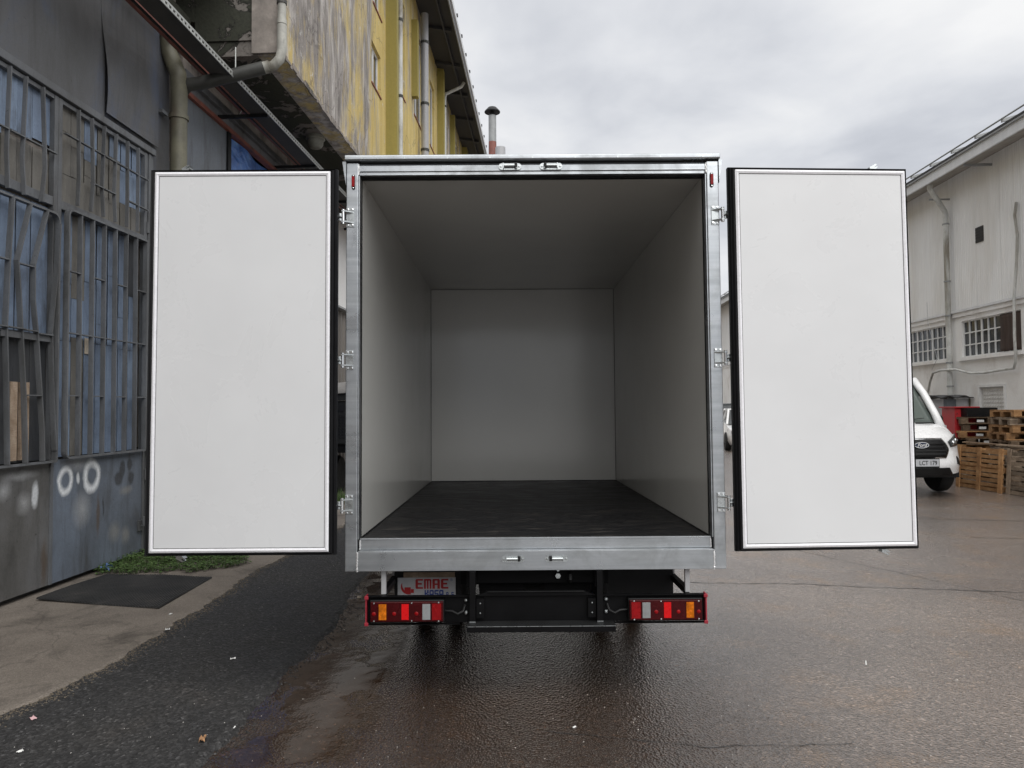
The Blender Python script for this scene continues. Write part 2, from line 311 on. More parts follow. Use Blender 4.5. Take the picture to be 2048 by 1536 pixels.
# plank, pallets: position based so every board differs
def wood(name, a, b, c_):
    k = NT(name); oi = k.n('ShaderNodeObjectInfo'); r = k.math('MULTIPLY', oi.outputs['Random'], 7.0)
    cv = k.n('ShaderNodeCombineXYZ'); k.l(r, cv.inputs[0]); k.l(r, cv.inputs[1]); va = k.n('ShaderNodeVectorMath', operation='ADD'); k.l(k.pos, va.inputs[0]); k.l(cv.outputs[0], va.inputs[1])
    n = k.noise(7, 7, .65, .8, va.outputs[0]); g = k.noise(26, 5, .7, 1.5, k.vec((.6, .6, 3), va.outputs[0]))
    c = k.ramp(n, [(.32, a), (.52, b), (.72, c_)]); c = k.mix(.5, c, k.ramp(g, [(.3, .6), (.7, 1.3)]), 'MULTIPLY')
    hv = k.n('ShaderNodeHueSaturation'); k.l(c, hv.inputs['Color']); k.l(k.math('MULTIPLY_ADD', oi.outputs['Random'], .7, .65), hv.inputs['Value'])
    k.set(hv.outputs[0], .82, 0, k.bump(g, .3, .004), .3)
wood('pallet_wood', (.20, .10, .042), (.31, .17, .075), (.40, .25, .13)); wood('pallet_old', (.075, .050, .034), (.14, .095, .060), (.20, .145, .095)); wood('plank_wood', (.24, .17, .115), (.33, .25, .185), (.42, .33, .25))
wood('pallet_grey', (.13, .095, .068), (.21, .16, .115), (.29, .23, .17))
# right-hand warehouse
k = NT('cladding'); st = k.noise(.9, 7, .62, .4, k.vec((1, 1, .22))); f = k.noise(12, 6, .6, 0, k.vec((1, 1, .06)))
c = k.ramp(st, [(.32, (.70, .685, .655)), (.52, (.80, .80, .79)), (.72, (.84, .845, .845))]); c = k.mix(.3, c, k.ramp(f, [(.35, .8), (.65, 1.08)]), 'MULTIPLY')
k.set(c, .5, 0, k.bump(k.noise(4, 3), .15, .01), .4)
k = NT('white_plaster'); st = k.noise(1.3, 8, .66, .5, k.vec((1, 1, .5))); f = k.noise(40, 4)
c = k.ramp(st, [(.30, (.62, .59, .56)), (.46, (.79, .78, .76)), (.66, (.84, .84, .83))]); c = k.mix(.2, c, k.ramp(f, [(.3, .8), (.7, 1.1)]), 'MULTIPLY')
k.set(c, .85, 0, k.bump(f, .3, .006), .3)
k = NT('blue_tarp'); n = k.noise(2.2, 4, .5, 1.0); c = k.ramp(n, [(.35, (.05, .12, .34)), (.55, (.09, .20, .52)), (.7, (.18, .33, .62))])
k.set(c, .38, 0, k.bump(k.noise(3.2, 3, .5, 1.2), .8, .08), .5)
k = NT('weed_leaf'); oi = k.noise(30, 3); c = k.ramp(oi, [(.3, (.030, .058, .014)), (.55, (.066, .115, .030)), (.75, (.13, .19, .065))]); k.set(c, .6, 0, None, .4)
k.b.inputs['Subsurface Weight'].default_value = 0
simple('grass_blade', (.06, .085, .025), .7, 0, .5, 30)
k = NT('windscreen'); k.set((.10, .12, .11), .05, 0, None, .7)
k = NT('chimney_steel'); n = k.noise(1.0, 6, .6, .5, k.vec((1, 1, .8))); c = k.ramp(n, [(.40, (.33, .36, .38)), (.50, (.25, .25, .25)), (.56, (.16, .06, .045)), (.8, (.12, .045, .035))]); k.set(c, .5, .4, None, .5)

# ------------------------------------------------------------------ mesh builder
BASE = {}
class MB:
    def __init__(s): s.v = []; s.f = []
    def add(s, vs, fs, M=None):
        o = len(s.v)
        s.v += [tuple(M @ Vector(p)) for p in vs] if M is not None else [tuple(p) for p in vs]
        s.f += [tuple(i + o for i in f) for f in fs]; return s
    def box(s, x0, x1, y0, y1, z0, z1, M=None):
        x0, x1 = min(x0, x1), max(x0, x1); y0, y1 = min(y0, y1), max(y0, y1); z0, z1 = min(z0, z1), max(z0, z1)
        return s.add([(x0, y0, z0), (x1, y0, z0), (x1, y1, z0), (x0, y1, z0), (x0, y0, z1), (x1, y0, z1), (x1, y1, z1), (x0, y1, z1)],
                     [(0, 3, 2, 1), (4, 5, 6, 7), (0, 1, 5, 4), (1, 2, 6, 5), (2, 3, 7, 6), (3, 0, 4, 7)], M)
    def bar(s, p, q, w, h, upv=(0, 0, 1)):           # rectangular bar between two points
        p, q = Vector(p), Vector(q); d = (q - p).normalized(); u = Vector(upv)
        if abs(d.dot(u)) > .98: u = Vector((1, 0, 0)) if abs(d.x) < .9 else Vector((0, 1, 0))
        a = d.cross(u).normalized(); b = a.cross(d).normalized()
        vs = [e + a * i * w / 2 + b * j * h / 2 for e in (p, q) for i, j in ((-1, -1), (1, -1), (1, 1), (-1, 1))]
        return s.add(vs, [(3, 2, 1, 0), (4, 5, 6, 7), (0, 1, 5, 4), (1, 2, 6, 5), (2, 3, 7, 6), (3, 0, 4, 7)])
    def tube(s, pts, r, n=10, cap=True):
        pts = [Vector(p) for p in pts]; rs = r if isinstance(r, (list, tuple)) else [r] * len(pts)
        rings = []; pu = None
        for i, p in enumerate(pts):
            d = (pts[min(i + 1, len(pts) - 1)] - pts[max(i - 1, 0)]).normalized()
            if pu is None: pu = Vector((0, 0, 1)) if abs(d.z) < .9 else Vector((1, 0, 0))
            a = d.cross(pu).normalized(); b = a.cross(d).normalized(); pu = b
            rings.append([p + (a * math.cos(t) + b * math.sin(t)) * rs[i] for t in [2 * math.pi * j / n for j in range(n)]])
        vs = [q for rg in rings for q in rg]; fs = []
        for i in range(len(pts) - 1):
            for j in range(n): fs.append((i * n + j, i * n + (j + 1) % n, (i + 1) * n + (j + 1) % n, (i + 1) * n + j))
        if cap: fs += [tuple(range(n))[::-1], tuple(range((len(pts) - 1) * n, len(pts) * n))]
        return s.add(vs, fs)
    def prism(s, pts, ax, a, b):                     # polygon pts (2-D) extruded along axis ax from a to b
        def P(p, t): return {'x': (t, p[0], p[1]), 'y': (p[0], t, p[1]), 'z': (p[0], p[1], t)}[ax]
        n = len(pts); vs = [P(p, a) for p in pts] + [P(p, b) for p in pts]
        return s.add(vs, [tuple(range(n)), tuple(range(2 * n - 1, n - 1, -1))] + [(i, i + n, (i + 1) % n + n, (i + 1) % n) for i in range(n)])
    def grid(s, fn, nu, nv):
        vs = [fn(i / nu, j / nv) for i in range(nu + 1) for j in range(nv + 1)]; w = nv + 1
        return s.add(vs, [(i * w + j, (i + 1) * w + j, (i + 1) * w + j + 1, i * w + j + 1) for i in range(nu) for j in range(nv)])
    def lathe(s, prof, c, axis='z', n=20):
        vs = []
        for r, h in prof:
            for j in range(n):
                t = 2 * math.pi * j / n; a, b = r * math.cos(t), r * math.sin(t)
                vs.append({'z': (c[0] + a, c[1] + b, c[2] + h), 'x': (c[0] + h, c[1] + a, c[2] + b), 'y': (c[0] + a, c[1] + h, c[2] + b)}[axis])
        m = len(prof); fs = [(i * n + j, i * n + (j + 1) % n, (i + 1) * n + (j + 1) % n, (i + 1) * n + j) for i in range(m - 1) for j in range(n)]
        if prof[0][0] > 1e-5: fs.append(tuple(range(n))[::-1])
        if prof[-1][0] > 1e-5: fs.append(tuple(range((m - 1) * n, m * n)))
        return s.add(vs, fs)
    def mesh(s, name, base=(0, 0, 0)):
        me = bpy.data.meshes.new(name); b = Vector(base)
        me.from_pydata([Vector(p) - b for p in s.v], [], s.f); me.update()
        import bmesh
        bm = bmesh.new(); bm.from_mesh(me); bmesh.ops.recalc_face_normals(bm, faces=bm.faces); bm.to_mesh(me); bm.free()
        return me
    def build(s, name, mat, parent=None, smooth=False, bevel=0, label=None, kind=None, solid=0):
        b = BASE.get(parent.name, (0, 0, 0)) if parent else (0, 0, 0)
        me = s.mesh(name, b); me.materials.append(MATS[mat])
        o = bpy.data.objects.new(name, me); COL.objects.link(o)
        if smooth:
            for p in me.polygons: p.use_smooth = True
            if smooth != 'all': me.set_sharp_from_angle(angle=R(40))
        if solid:
            md = o.modifiers.new('solid', 'SOLIDIFY'); md.thickness = solid; md.offset = 0
        if bevel:
            md = o.modifiers.new('bevel', 'BEVEL'); md.width = bevel; md.segments = 2; md.limit_method = 'ANGLE'
        if parent: o.parent = parent; BASE[o.name] = b
        if label: o['label'] = label
        if kind: o['kind'] = kind
        return o
def box(name, mat, parent, x0, x1, y0, y1, z0, z1, bevel=0, label=None): return MB().box(x0, x1, y0, y1, z0, z1).build(name, mat, parent, bevel=bevel, label=label)
def thing(name, label, cat, frame, base=(0, 0, 0), group=None):
    o = bpy.data.objects.new(name, None); COL.objects.link(o); o.empty_display_size = .2
    o.matrix_world = frame @ Matrix.Translation(base); o['label'] = label; o['category'] = cat
    if group: o['group'] = group
    BASE[o.name] = tuple(base); return o
def tag(o, label, cat, group=None):
    o['label'] = label; o['category'] = cat
    if group: o['group'] = group
    return o
def copy_tree(o, parent=None):
    c = o.copy(); COL.objects.link(c); c.parent = parent
    for ch in [x for x in o.children]: copy_tree(ch, c)
    return c
def text_polys(txt, size, shear=0, bold=0):
    cu = bpy.data.curves.new('lettering', 'FONT'); cu.body = txt; cu.size = size; cu.align_x = 'CENTER'; cu.shear = shear; cu.offset = bold; cu.resolution_u = 3
    o = bpy.data.objects.new('lettering', cu); COL.objects.link(o)
    dg = bpy.context.evaluated_depsgraph_get(); me = o.evaluated_get(dg).to_mesh()
    vs = [tuple(v.co) for v in me.vertices]; fs = [tuple(p.vertices) for p in me.polygons]
    o.evaluated_get(dg).to_mesh_clear(); bpy.data.objects.remove(o); bpy.data.curves.remove(cu); return vs, fs

I4 = Matrix.Identity(4)
SA = R(2.6)
S = Matrix.Rotation(-SA, 4, 'Z')         # street frame: x = across (right), y = along the street, z up
T = Matrix.Translation((.127, 4.059, .860)) @ Matrix.Rotation(.0022, 4, 'Z') @ Matrix.Rotation(-.015, 4, 'X')   # truck frame: z = 0 is the load floor

# ================================================================== GROUND
def struct(o, label=None):
    o['kind'] = 'structure'
    if label: o['label'] = label
    return o
mb = MB(); mb.add([(-300, -60, 0), (300, -60, 0), (300, 700, 0), (-300, 700, 0)], [(0, 1, 2, 3)])
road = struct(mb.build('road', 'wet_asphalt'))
def wob(y, ph, a=1.0):
    return a * (.055 * math.sin(y * 1.3 + ph) + .03 * math.sin(y * 3.7 + ph * 2) + .016 * math.sin(y * 11 + ph) + .009 * math.sin(y * 29 + ph * 3))
def lerp_tab(tab, y):
    if y <= tab[0][0]: return tab[0][1]
    for (a, b), (c, d) in zip(tab, tab[1:]):
        if y <= c: return b + (d - b) * (y - a) / (c - a)
    return tab[-1][1]
E1 = [(-8, -1.35), (3.4, -1.40), (4.77, -1.37), (6.3, -1.45), (9, -1.52), (70, 1.2)]       # strip / road edge
E2 = [(-8, -2.95), (3.7, -2.70), (5.1, -2.53), (7.4, -2.48), (70, .2)]                     # apron / strip edge
def strip(name, mat, xl, xr, z, skirt_l, skirt_r, y0=-8, y1=60):
    ys = []; y = y0
    while y < y1: ys.append(y); y += .035 if 2.5 < y < 12 else .25
    mb = MB(); vs = []; fs = []; n = len(ys)
    cols = [lambda y: (xl(y) - skirt_l, -.01), lambda y: (xl(y), z), lambda y: (xr(y), z), lambda y: (xr(y) + skirt_r, -.01)]
    for y in ys:
        for c in cols: x, zz = c(y); vs.append((x, y, zz))
    for i in range(n - 1):
        for j in range(3): fs.append((i * 4 + j, i * 4 + j + 1, i * 4 + j + 5, i * 4 + j + 4))
    return struct(mb.add(vs, fs).build(name, mat))
rg = random.Random(3)
jit = {}
def J(y, key, a):
    kk = (key, round(y, 2))
    if kk not in jit: jit[kk] = rg.uniform(-a, a)
    return jit[kk]
strip('asphalt_strip', 'dry_asphalt', lambda y: lerp_tab(E2, y) - .4, lambda y: lerp_tab(E1, y) + wob(y, .4, .7) + J(y, 'a', .010), .018, .02, .05)
strip('concrete_apron', 'apron_concrete', lambda y: -9.0, lambda y: lerp_tab(E2, y) + wob(y, 2.1, .8) + J(y, 'b', .012), .028, .02, .09)
# crumbled edge of the apron and of the strip: loose chips (nobody could count them)
mb = MB(); rg = random.Random(11)
def chip(mb, x, y, z, s):
    a = rg.uniform(0, 6.28); vs = []
    for i in range(4):
        t = a + i * 1.57 + rg.uniform(-.4, .4); vs.append((x + s * math.cos(t) * rg.uniform(.6, 1.2), y + s * math.sin(t) * rg.uniform(.6, 1.2), z))
    vs.append((x + rg.uniform(-.3, .3) * s, y + rg.uniform(-.3, .3) * s, z + s * rg.uniform(.5, 1.0)))
    mb.add(vs, [(0, 1, 4), (1, 2, 4), (2, 3, 4), (3, 0, 4)])
for i in range(5200):
    y = 2.8 + 7 * rg.random() ** 1.6; x = lerp_tab(E2, y) + wob(y, 2.1, .8) + rg.gauss(.03, .05); chip(mb, x, y, .018, rg.uniform(.0025, .008))
o = mb.build('loose_gravel', 'edge_gravel'); tag(o, 'pale crumbled grit along the edge of the concrete apron', 'gravel'); o['kind'] = 'stuff'
mb = MB()
for i in range(1800):
    y = 2.8 + 9 * rg.random() ** 1.4; x = lerp_tab(E1, y) + wob(y, .4, .7) + rg.gauss(.05, .045); chip(mb, x, y, .0, rg.uniform(.003, .010))
for i in range(1500):
    y = 2.8 + 6 * rg.random() ** 1.4; x = rg.uniform(-1.0, 6.0); chip(mb, x, y, .0, rg.uniform(.0015, .0045))
o = mb.build('loose_chips', 'dry_asphalt'); tag(o, 'dark crumbled asphalt chips strewn over the wet road', 'gravel'); o['kind'] = 'stuff'
mb = MB()
for i in range(700):
    y = 2.9 + 5 * rg.random() ** 1.4; x = rg.uniform(-2.6, 4.5); chip(mb, x, y, .018 if x < -1.4 else 0, rg.uniform(.0015, .004))
o = mb.build('pale_grit', 'rock_white'); tag(o, 'tiny pale specks of grit scattered over strip and road', 'gravel'); o['kind'] = 'stuff'
def crack(name, pts, w, mat='tar', z=.003, step=.05):
    mb = MB(); L = []
    for a, b in zip(pts, pts[1:]):
        d = math.dist(a, b); m = max(1, int(d / step)); L += [(a[0] + (b[0] - a[0]) * i / m, a[1] + (b[1] - a[1]) * i / m) for i in range(m)]
    L.append(pts[-1]); vs = []; off = 0
    for i, p in enumerate(L):
        q = L[min(i + 1, len(L) - 1)]; r_ = L[max(i - 1, 0)]; dx, dy = q[0] - r_[0], q[1] - r_[1]; l = math.hypot(dx, dy) or 1
        nx, ny = -dy / l, dx / l; off = off * .85 + rg.uniform(-.012, .012); ww = w * rg.uniform(.35, 1.2)
        vs += [(p[0] + nx * (off - ww), p[1] + ny * (off - ww), z), (p[0] + nx * (off + ww), p[1] + ny * (off + ww), z)]
    mb.add(vs, [(2 * i, 2 * i + 1, 2 * i + 3, 2 * i + 2) for i in range(len(L) - 1)])
    return mb.build(name, mat, road)
crack('crack', [(1.3, 6.52), (2.6, 6.42), (3.4, 6.25), (4.6, 6.05), (6.5, 5.9)], .007)
crack('crack', [(2.9, 8.4), (3.4, 7.3), (3.9, 6.35), (4.3, 5.5), (4.9, 4.2)], .004)
crack('crack', [(4.3, 10.5), (6.2, 9.9), (9.2, 9.4)], .010)
crack('crack', [(5.5, 8.6), (7.4, 8.2)], .008)
crack('crack', [(.15, 3.55), (.5, 3.48), (.95, 3.38), (1.6, 3.42)], .003)
crack('crack', [(2.0, 14), (4.0, 12.6), (7.0, 12.2)], .02)

# ribbed rubber mat in front of the gate
MA = [(-3.95, 5.93), (-3.88, 6.83), (-2.81, 6.68), (-2.80, 5.66)]
def mp(s_, t_):
    a = [MA[0][i] + (MA[3][i] - MA[0][i]) * s_ for i in (0, 1)]; b = [MA[1][i] + (MA[2][i] - MA[1][i]) * s_ for i in (0, 1)]
    return a[0] + (b[0] - a[0]) * t_, a[1] + (b[1] - a[1]) * t_
mat_o = thing('rubber_mat', 'black ribbed rubber mat lying on the concrete before the gate', 'mat', I4, (-3.4, 6.3, .028))
mb = MB(); NR = 44
def matf(i, j):
    x, y = mp(i / NR, j); lift = .012 * max(0, 1 - i / 9) * (1 - j) + .006 * math.sin(7 * i / NR + 4 * j)
    return x, y, .034 + lift
vs = []; fs = []
for i in range(NR + 1):
    for j in range(9): x, y, z = matf(i, j / 8); vs.append((x, y, max(.031, z)))
for i in range(NR):
    for j in range(8): fs.append((i * 9 + j, (i + 1) * 9 + j, (i + 1) * 9 + j + 1, i * 9 + j + 1))
mb.add(vs, fs); mb.build('sheet', 'rubber_mat', mat_o, solid=.006)
ribs = MB()
for i in range(NR):
    pts = [matf(i + .5, j / 8) for j in range(9)]
    for a, b in zip(pts, pts[1:]):
        ribs.bar((a[0], a[1], max(.031, a[2]) + .005), (b[0], b[1], max(.031, b[2]) + .005), .013, .012)
ribs.build('ribs', 'rubber_mat', mat_o, kind='stuff')

# weeds along the foot of the gate
mb = MB(); rg = random.Random(5)
def inpatch(x, y):
    e = .06 * math.sin(x * 9) + .05 * math.sin(x * 23 + 1)
    return -4.12 < x < -2.78 - max(0, 7.1 - y) * 1.2 + .08 * math.sin(y * 8) and 6.88 + e + .06 * (x + 3.4) < y < 8.9
cnt = 0
while cnt < 7500:
    x, y = rg.uniform(-4.15, -2.7), rg.uniform(6.8, 8.8)
    if not inpatch(x, y): continue
    cnt += 1; h = rg.uniform(.01, .075) * (1.15 if y > 7.2 else .8); s_ = rg.uniform(.012, .032); a = rg.uniform(0, 6.28); t = rg.uniform(-.2, .9)
    ca, sa = math.cos(a), math.sin(a); z = .03 + h
    L = s_ * rg.uniform(1.2, 1.9); w = s_ * .55
    q = [(0, 0, 0), (L * .5, w, .25 * L * t), (L, 0, -.15 * L + .3 * L * t), (L * .5, -w, .25 * L * t)]
    mb.add([(x + ca * p[0] - sa * p[1], y + sa * p[0] + ca * p[1], z + p[2]) for p in q], [(0, 1, 2), (0, 2, 3)])
    if cnt % 5 == 0:
        tx, ty = rg.uniform(-.03, .03), rg.uniform(-.03, .03); hh = rg.uniform(.05, .12)
        mb.add([(x - .003, y, .03), (x + .003, y, .03), (x + tx, y + ty, .03 + hh)], [(0, 1, 2)])
o = mb.build('weeds', 'weed_leaf'); tag(o, 'low green weeds growing at the foot of the gate', 'weeds'); o['kind'] = 'stuff'
mb = MB()
for i in range(1500):
    x, y = rg.uniform(-4.2, -2.6), rg.uniform(11.7, 12.7); h = rg.uniform(.06, .22); a = rg.uniform(0, 6.28)
    mb.add([(x - .006 * math.cos(a), y - .006 * math.sin(a), .02), (x + .006 * math.cos(a), y + .006 * math.sin(a), .02), (x + rg.uniform(-.08, .08), y + rg.uniform(-.08, .08), .02 + h)], [(0, 1, 2)])
o = mb.build('grass', 'weed_leaf'); tag(o, 'tuft of long grass under the parked generator', 'grass'); o['kind'] = 'stuff'

# litter, each a crumpled or flat scrap lying on the ground
def scrap(name, mat, x, y, z, s, label, cat, crumple=.4, seed=1, asp=.6, n=5):
    r_ = random.Random(seed); mb = MB(); a = r_.uniform(0, 3.14)
    H = [[max(0, r_.gauss(.35, .4)) * crumple * s for _ in range(n + 1)] for _ in range(n + 1)]
    def fn(u, v):
        i, j = round(u * n), round(v * n); px, py = (u - .5) * 2 * s + H[i][j] * .3, (v - .5) * 2 * s * asp + H[j][i] * .3
        return x + px * math.cos(a) - py * math.sin(a), y + px * math.sin(a) + py * math.cos(a), z + .002 + H[i][j]
    o = mb.grid(fn, n, n).build(name, mat, None, solid=.001)
    o.data.transform(Matrix.Translation((-x, -y, -z))); o.location = (x, y, z)
    tag(o, label, cat); return o
scrap('plastic_wrapper', 'plastic_blue', -3.98, 7.03, .03, .05, 'crumpled blue plastic wrapper at the corner of the weeds', 'litter', 1.1, 2, .8)
scrap('plastic_wrapper', 'paper_white', -3.50, 7.42, .075, .04, 'crumpled white wrapper lying on the green weeds', 'litter', 1.2, 4, .8)
scrap('paper_scrap', 'paper_pink', -2.47, 3.70, .02, .020, 'pinkish white paper scrap at the bottom left of the asphalt strip', 'litter', .35, 6)
scrap('paper_scrap', 'paper_white', -2.29, 3.34, .02, .013, 'small white paper scrap lowest on the asphalt strip', 'litter', .6, 7)
scrap('paper_scrap', 'paper_white', -2.47, 5.12, .03, .015, 'small white scrap at the tip of the concrete apron', 'litter', .6, 8)
scrap('paper_scrap', 'paper_white', -2.63, 5.5, .032, .012, 'white speck of paper on the concrete apron beside the mat', 'litter', .5, 9)
scrap('dry_leaf', 'leaf_dry', -1.49, 3.45, .02, .028, 'curled dry brown leaf on the asphalt strip edge', 'leaf', .5, 10, .45)
scrap('cigarette_butt', 'paper_white', -1.39, 3.58, .02, .010, 'white cigarette butt beside the dry leaf', 'litter', .3, 12, .3)
scrap('paint_flake', 'paper_white', -1.78, 4.55, .02, .016, 'cluster of white paint flakes halfway along the asphalt strip', 'litter', .4, 14)
scrap('cigarette_butt', 'paper_white', .30, 3.60, 0, .010, 'pale butt on the brown wet road before the bumper', 'litter', .4, 13, .5)
scrap('orange_peel', 'beige_patch', -1.30, 6.05, 0, .018, 'pale orange scrap lying in the puddle edge by the tail light', 'litter', .8, 15)
scrap('twig', 'paper_white', 2.18, 4.45, 0, .035, 'thin white twig on the wet road right of the truck', 'twig', .2, 16, .08)
# ================================================================== LEFT: steel gates and the yellow building (street frame)
LW = -4.36
def gate(name, label, u0, u1, org, panel, midcols, upcols, midbars, upbars, rungs, panes):
    g = thing(name, label, 'gate', S, (LW, org, .03)); n = LW
    # lower sheet with a folded rim, stiles and rails
    box('lower_panel', panel, g, n - .012, n + .008, u0 + .0, u1, .075, 1.16)
    for a, b in ((u0, u0 + .05), (u1 - .05, u1)): box('stile', 'gate_frame', g, n - .03, n + .022, a, b, 1.165, 4.42, .004)
    box('edge_strip', 'gate_frame', g, n + .009, n + .020, u1 - .035, u1, .075, 1.16); box('gap_shade_sheet', 'soffit_dark', g, n - .060, n - .052, u0, u1, .03, 1.2)  # dark sheet added behind the panel to put shade in its bottom gap
    box('rail', 'gate_frame', g, n - .03, n + .018, u0 + .052, u1 - .052, 3.42, 3.50, .004)
    box('rail', 'gate_frame', g, n - .03, n + .018, u0 + .052, u1 - .052, 4.38, 4.42, .004)
    # sheet panes behind the bars
    rg = random.Random(org * 10)
    for (a, b, z0, z1, m) in panes:
        t = rg.uniform(-.006, .006); mb = MB()
        mb.add([(n - .028 + t, a, z0), (n - .028 - t, b, z0), (n - .028 - t, b, z1), (n - .028 + t, a, z1), (n - .033 + t, a, z0), (n - .033 - t, b, z0), (n - .033 - t, b, z1), (n - .033 + t, a, z1)],
               [(0, 1, 2, 3), (7, 6, 5, 4), (0, 4, 5, 1), (1, 5, 6, 2), (2, 6, 7, 3), (3, 7, 4, 0)])
        mb.build('pane', m, g)
    return g
def rounded_frame(mb, n, u0, u1, z0, z1, r, t, d, corners=(1, 1, 1, 1)):
    pts = []
    for (cu, cz, a0, c) in ((u1 - r, z1 - r, 0, corners[0]), (u0 + r, z1 - r, 90, corners[1]), (u0 + r, z0 + r, 180, corners[2]), (u1 - r, z0 + r, 270, corners[3])):
        if c:
            for i in range(6): a = R(a0 + i * 18); pts.append((cu + r * math.cos(a), cz + r * math.sin(a)))
        else:
            a = R(a0 + 45); pts.append((cu + r * math.copysign(1, math.cos(a)), cz + r * math.copysign(1, math.sin(a))))
    pts.append(pts[0])
    for a, b in zip(pts, pts[1:]): mb.bar((n, a[0], a[1]), (n, b[0], b[1]), d, t, (1, 0, 0)) if False else mb.bar((n, a[0], a[1]), (n, b[0], b[1]), t, d, (1, 0, 0))
    return mb
# --- right (far) leaf
rgp = random.Random(21)
cols = [6.20 + .181 * i for i in range(8)]
panes = []
for i in range(7):
    a, b = cols[i] + .004, cols[i + 1] - .004
    zs = [1.18, 2.26 + rgp.uniform(-.03, .02), 2.36 + rgp.uniform(.0, .6), 3.42]
    for z0, z1 in zip(zs, zs[1:]):
        m = rgp.choice(['gate_pane'] * 5 + ['gate_pane_grey', 'gate_pane_dark'] if z1 > 2.5 and z1 - z0 > .4 and i in (2, 4, 6) else ['gate_pane'] * 8 + ['gate_pane_grey'])
        panes.append((a, b, z0 + .002, z1 - .002, m))
ucol = [6.15 + .194 * i for i in range(8)]
for i in range(7):
    a, b = ucol[i] + .004, ucol[i + 1] - .004; zm = 4.10 + rgp.uniform(-.1, .08); zn = 3.78 + rgp.uniform(-.1, .1)
    for z0, z1, m in ((3.5, zn, 'gate_pane_grey'), (zn, zm, rgp.choice(['gate_pane_grey', 'gate_pane', 'gate_pane_grey'])), (zm, 4.4, rgp.choice(['gate_pane', 'gate_pane', 'gate_pane_grey']))): panes.append((a, b, z0 + .002, z1 - .002, m))
gB = gate('metal_gate', 'blue grey steel gate leaf with straight window bars and sprayed white rings', 6.112, 7.54, B0, 'gate_panel_blue', cols, ucol, None, None, None, panes)
n = LW
rounded_frame(MB(), n + .05, cols[0], cols[-1], 1.17, 3.43, .06, .018, .05, (0, 1, 1, 0)).build('grille_frame', 'gate_frame', gB)
for u in cols[1:-1]:
    du = rgp.uniform(-.006, .006); MB().bar((n + .05, u, 1.18), (n + .05, u + du, 3.42), .012, .045, (1, 0, 0)).build('bar', 'gate_frame', gB)
for i in range(7):
    a, b = cols[i] + .008, cols[i + 1] - .008
    for z, on in ((2.87, i % 2 == 0), (2.305, True), (1.735, i % 2 == 0)):
        if on: box('rung', 'gate_frame', gB, n + .03, n + .068, a, b, z - .005, z + .005)
for i, u in enumerate(ucol[1:-1]):
    k1 = rgp.uniform(-.012, .012); mb = MB()
    mb.bar((n + .045, u, 3.50), (n + .045 + k1, u + k1, 3.78), .012, .035, (1, 0, 0)); mb.bar((n + .045 + k1, u + k1, 3.78), (n + .045, u, 4.40), .012, .035, (1, 0, 0)); mb.build('bar', 'gate_frame', gB)
for i in range(7):
    a, b = ucol[i] + .008, ucol[i + 1] - .008
    box('rung', 'gate_frame', gB, n + .03, n + .06, a, b, 4.105, 4.115)
    if i in (2, 3, 5, 6): box('rung', 'gate_frame', gB, n + .03, n + .06, a, b, 3.775, 3.785)
box('patch', 'beige_patch', gB, n - .020, n - .014, 6.565, 6.69, 2.14, 2.29, label='torn beige patch behind the bars')
mb = MB(); mb.tube([(n + .03, 7.46, .36), (n + .06, 7.46, .36), (n + .06, 7.46, .46)], .015, 8); mb.box(n + .01, n + .035, 7.43, 7.49, .31, .42); mb.build('bolt', 'gate_frame', gB)
for z in (2.25, 3.6, .9): MB().tube([(n + .03, 7.545, z - .06), (n + .03, 7.545, z + .06)], .016, 8).build('hinge', 'gate_frame', gB)
# --- left (near) leaf with bent bars
panes = []
acol = [4.72, 4.9, 5.10, 5.30, 5.50, 5.67, 5.85, 6.06]
for i in range(7):
    a, b = acol[i] + .004, acol[i + 1] - .004
    panes += [(a, b, 2.27, 3.40, 'gate_pane'), (a, b, 1.17, 2.265, 'gate_pane_dark'), (a, b, 3.88 + rgp.uniform(-.04, .1), 4.40, 'gate_pane'), (a, b, 3.5, 3.875, 'gate_pane_grey')]
gA = gate('metal_gate', 'grimy grey steel gate leaf with bent window bars at the left edge', 4.66, 6.108, 5.6, 'gate_panel_dark', None, None, None, None, None, panes)
rounded_frame(MB(), n + .05, 4.72, 6.075, 1.155, 3.34, .07, .018, .05, (1, 1, 0, 0)).build('grille_frame', 'gate_frame', gA)
bent = [[(5.71, 3.335), (5.59, 2.83), (5.64, 2.54), (5.68, 2.18), (5.71, 1.73), (5.71, 1.17)], [(5.91, 3.335), (5.78, 2.84), (5.80, 2.54), (5.85, 2.27), (5.90, 1.70), (5.915, 1.44), (5.91, 1.17)],
        [(5.51, 3.335), (5.50, 2.81), (5.50, 2.28), (5.52, 1.84), (5.51, 1.17)], [(5.31, 3.335), (5.31, 1.17)], [(5.12, 3.335), (5.1, 1.17)], [(4.92, 3.335), (4.9, 1.17)], [(6.07, 3.26), (6.065, 2.83), (6.025, 2.29), (6.05, 1.74), (6.06, 1.25)]]
for b in bent:
    mb = MB()
    for p, q in zip(b, b[1:]):
        bx = .02 * math.sin(p[1] * 2.2); bq = .02 * math.sin(q[1] * 2.2); mb.bar((n + .05 + bx, *p), (n + .05 + bq, *q), .012, .045, (1, 0, 0))
    mb.build('bar', 'gate_frame', gA)
for (a, b, z) in ((5.51, 5.68, 2.28), (5.69, 5.84, 2.275), (5.86, 6.02, 2.26), (5.60, 5.78, 2.815), (5.72, 5.89, 1.73), (5.32, 5.5, 2.28), (5.5, 5.31, 2.82), (4.93, 5.1, 2.28)):
    box('rung', 'gate_frame', gA, n + .03, n + .068, a, b, z - .005, z + .005)
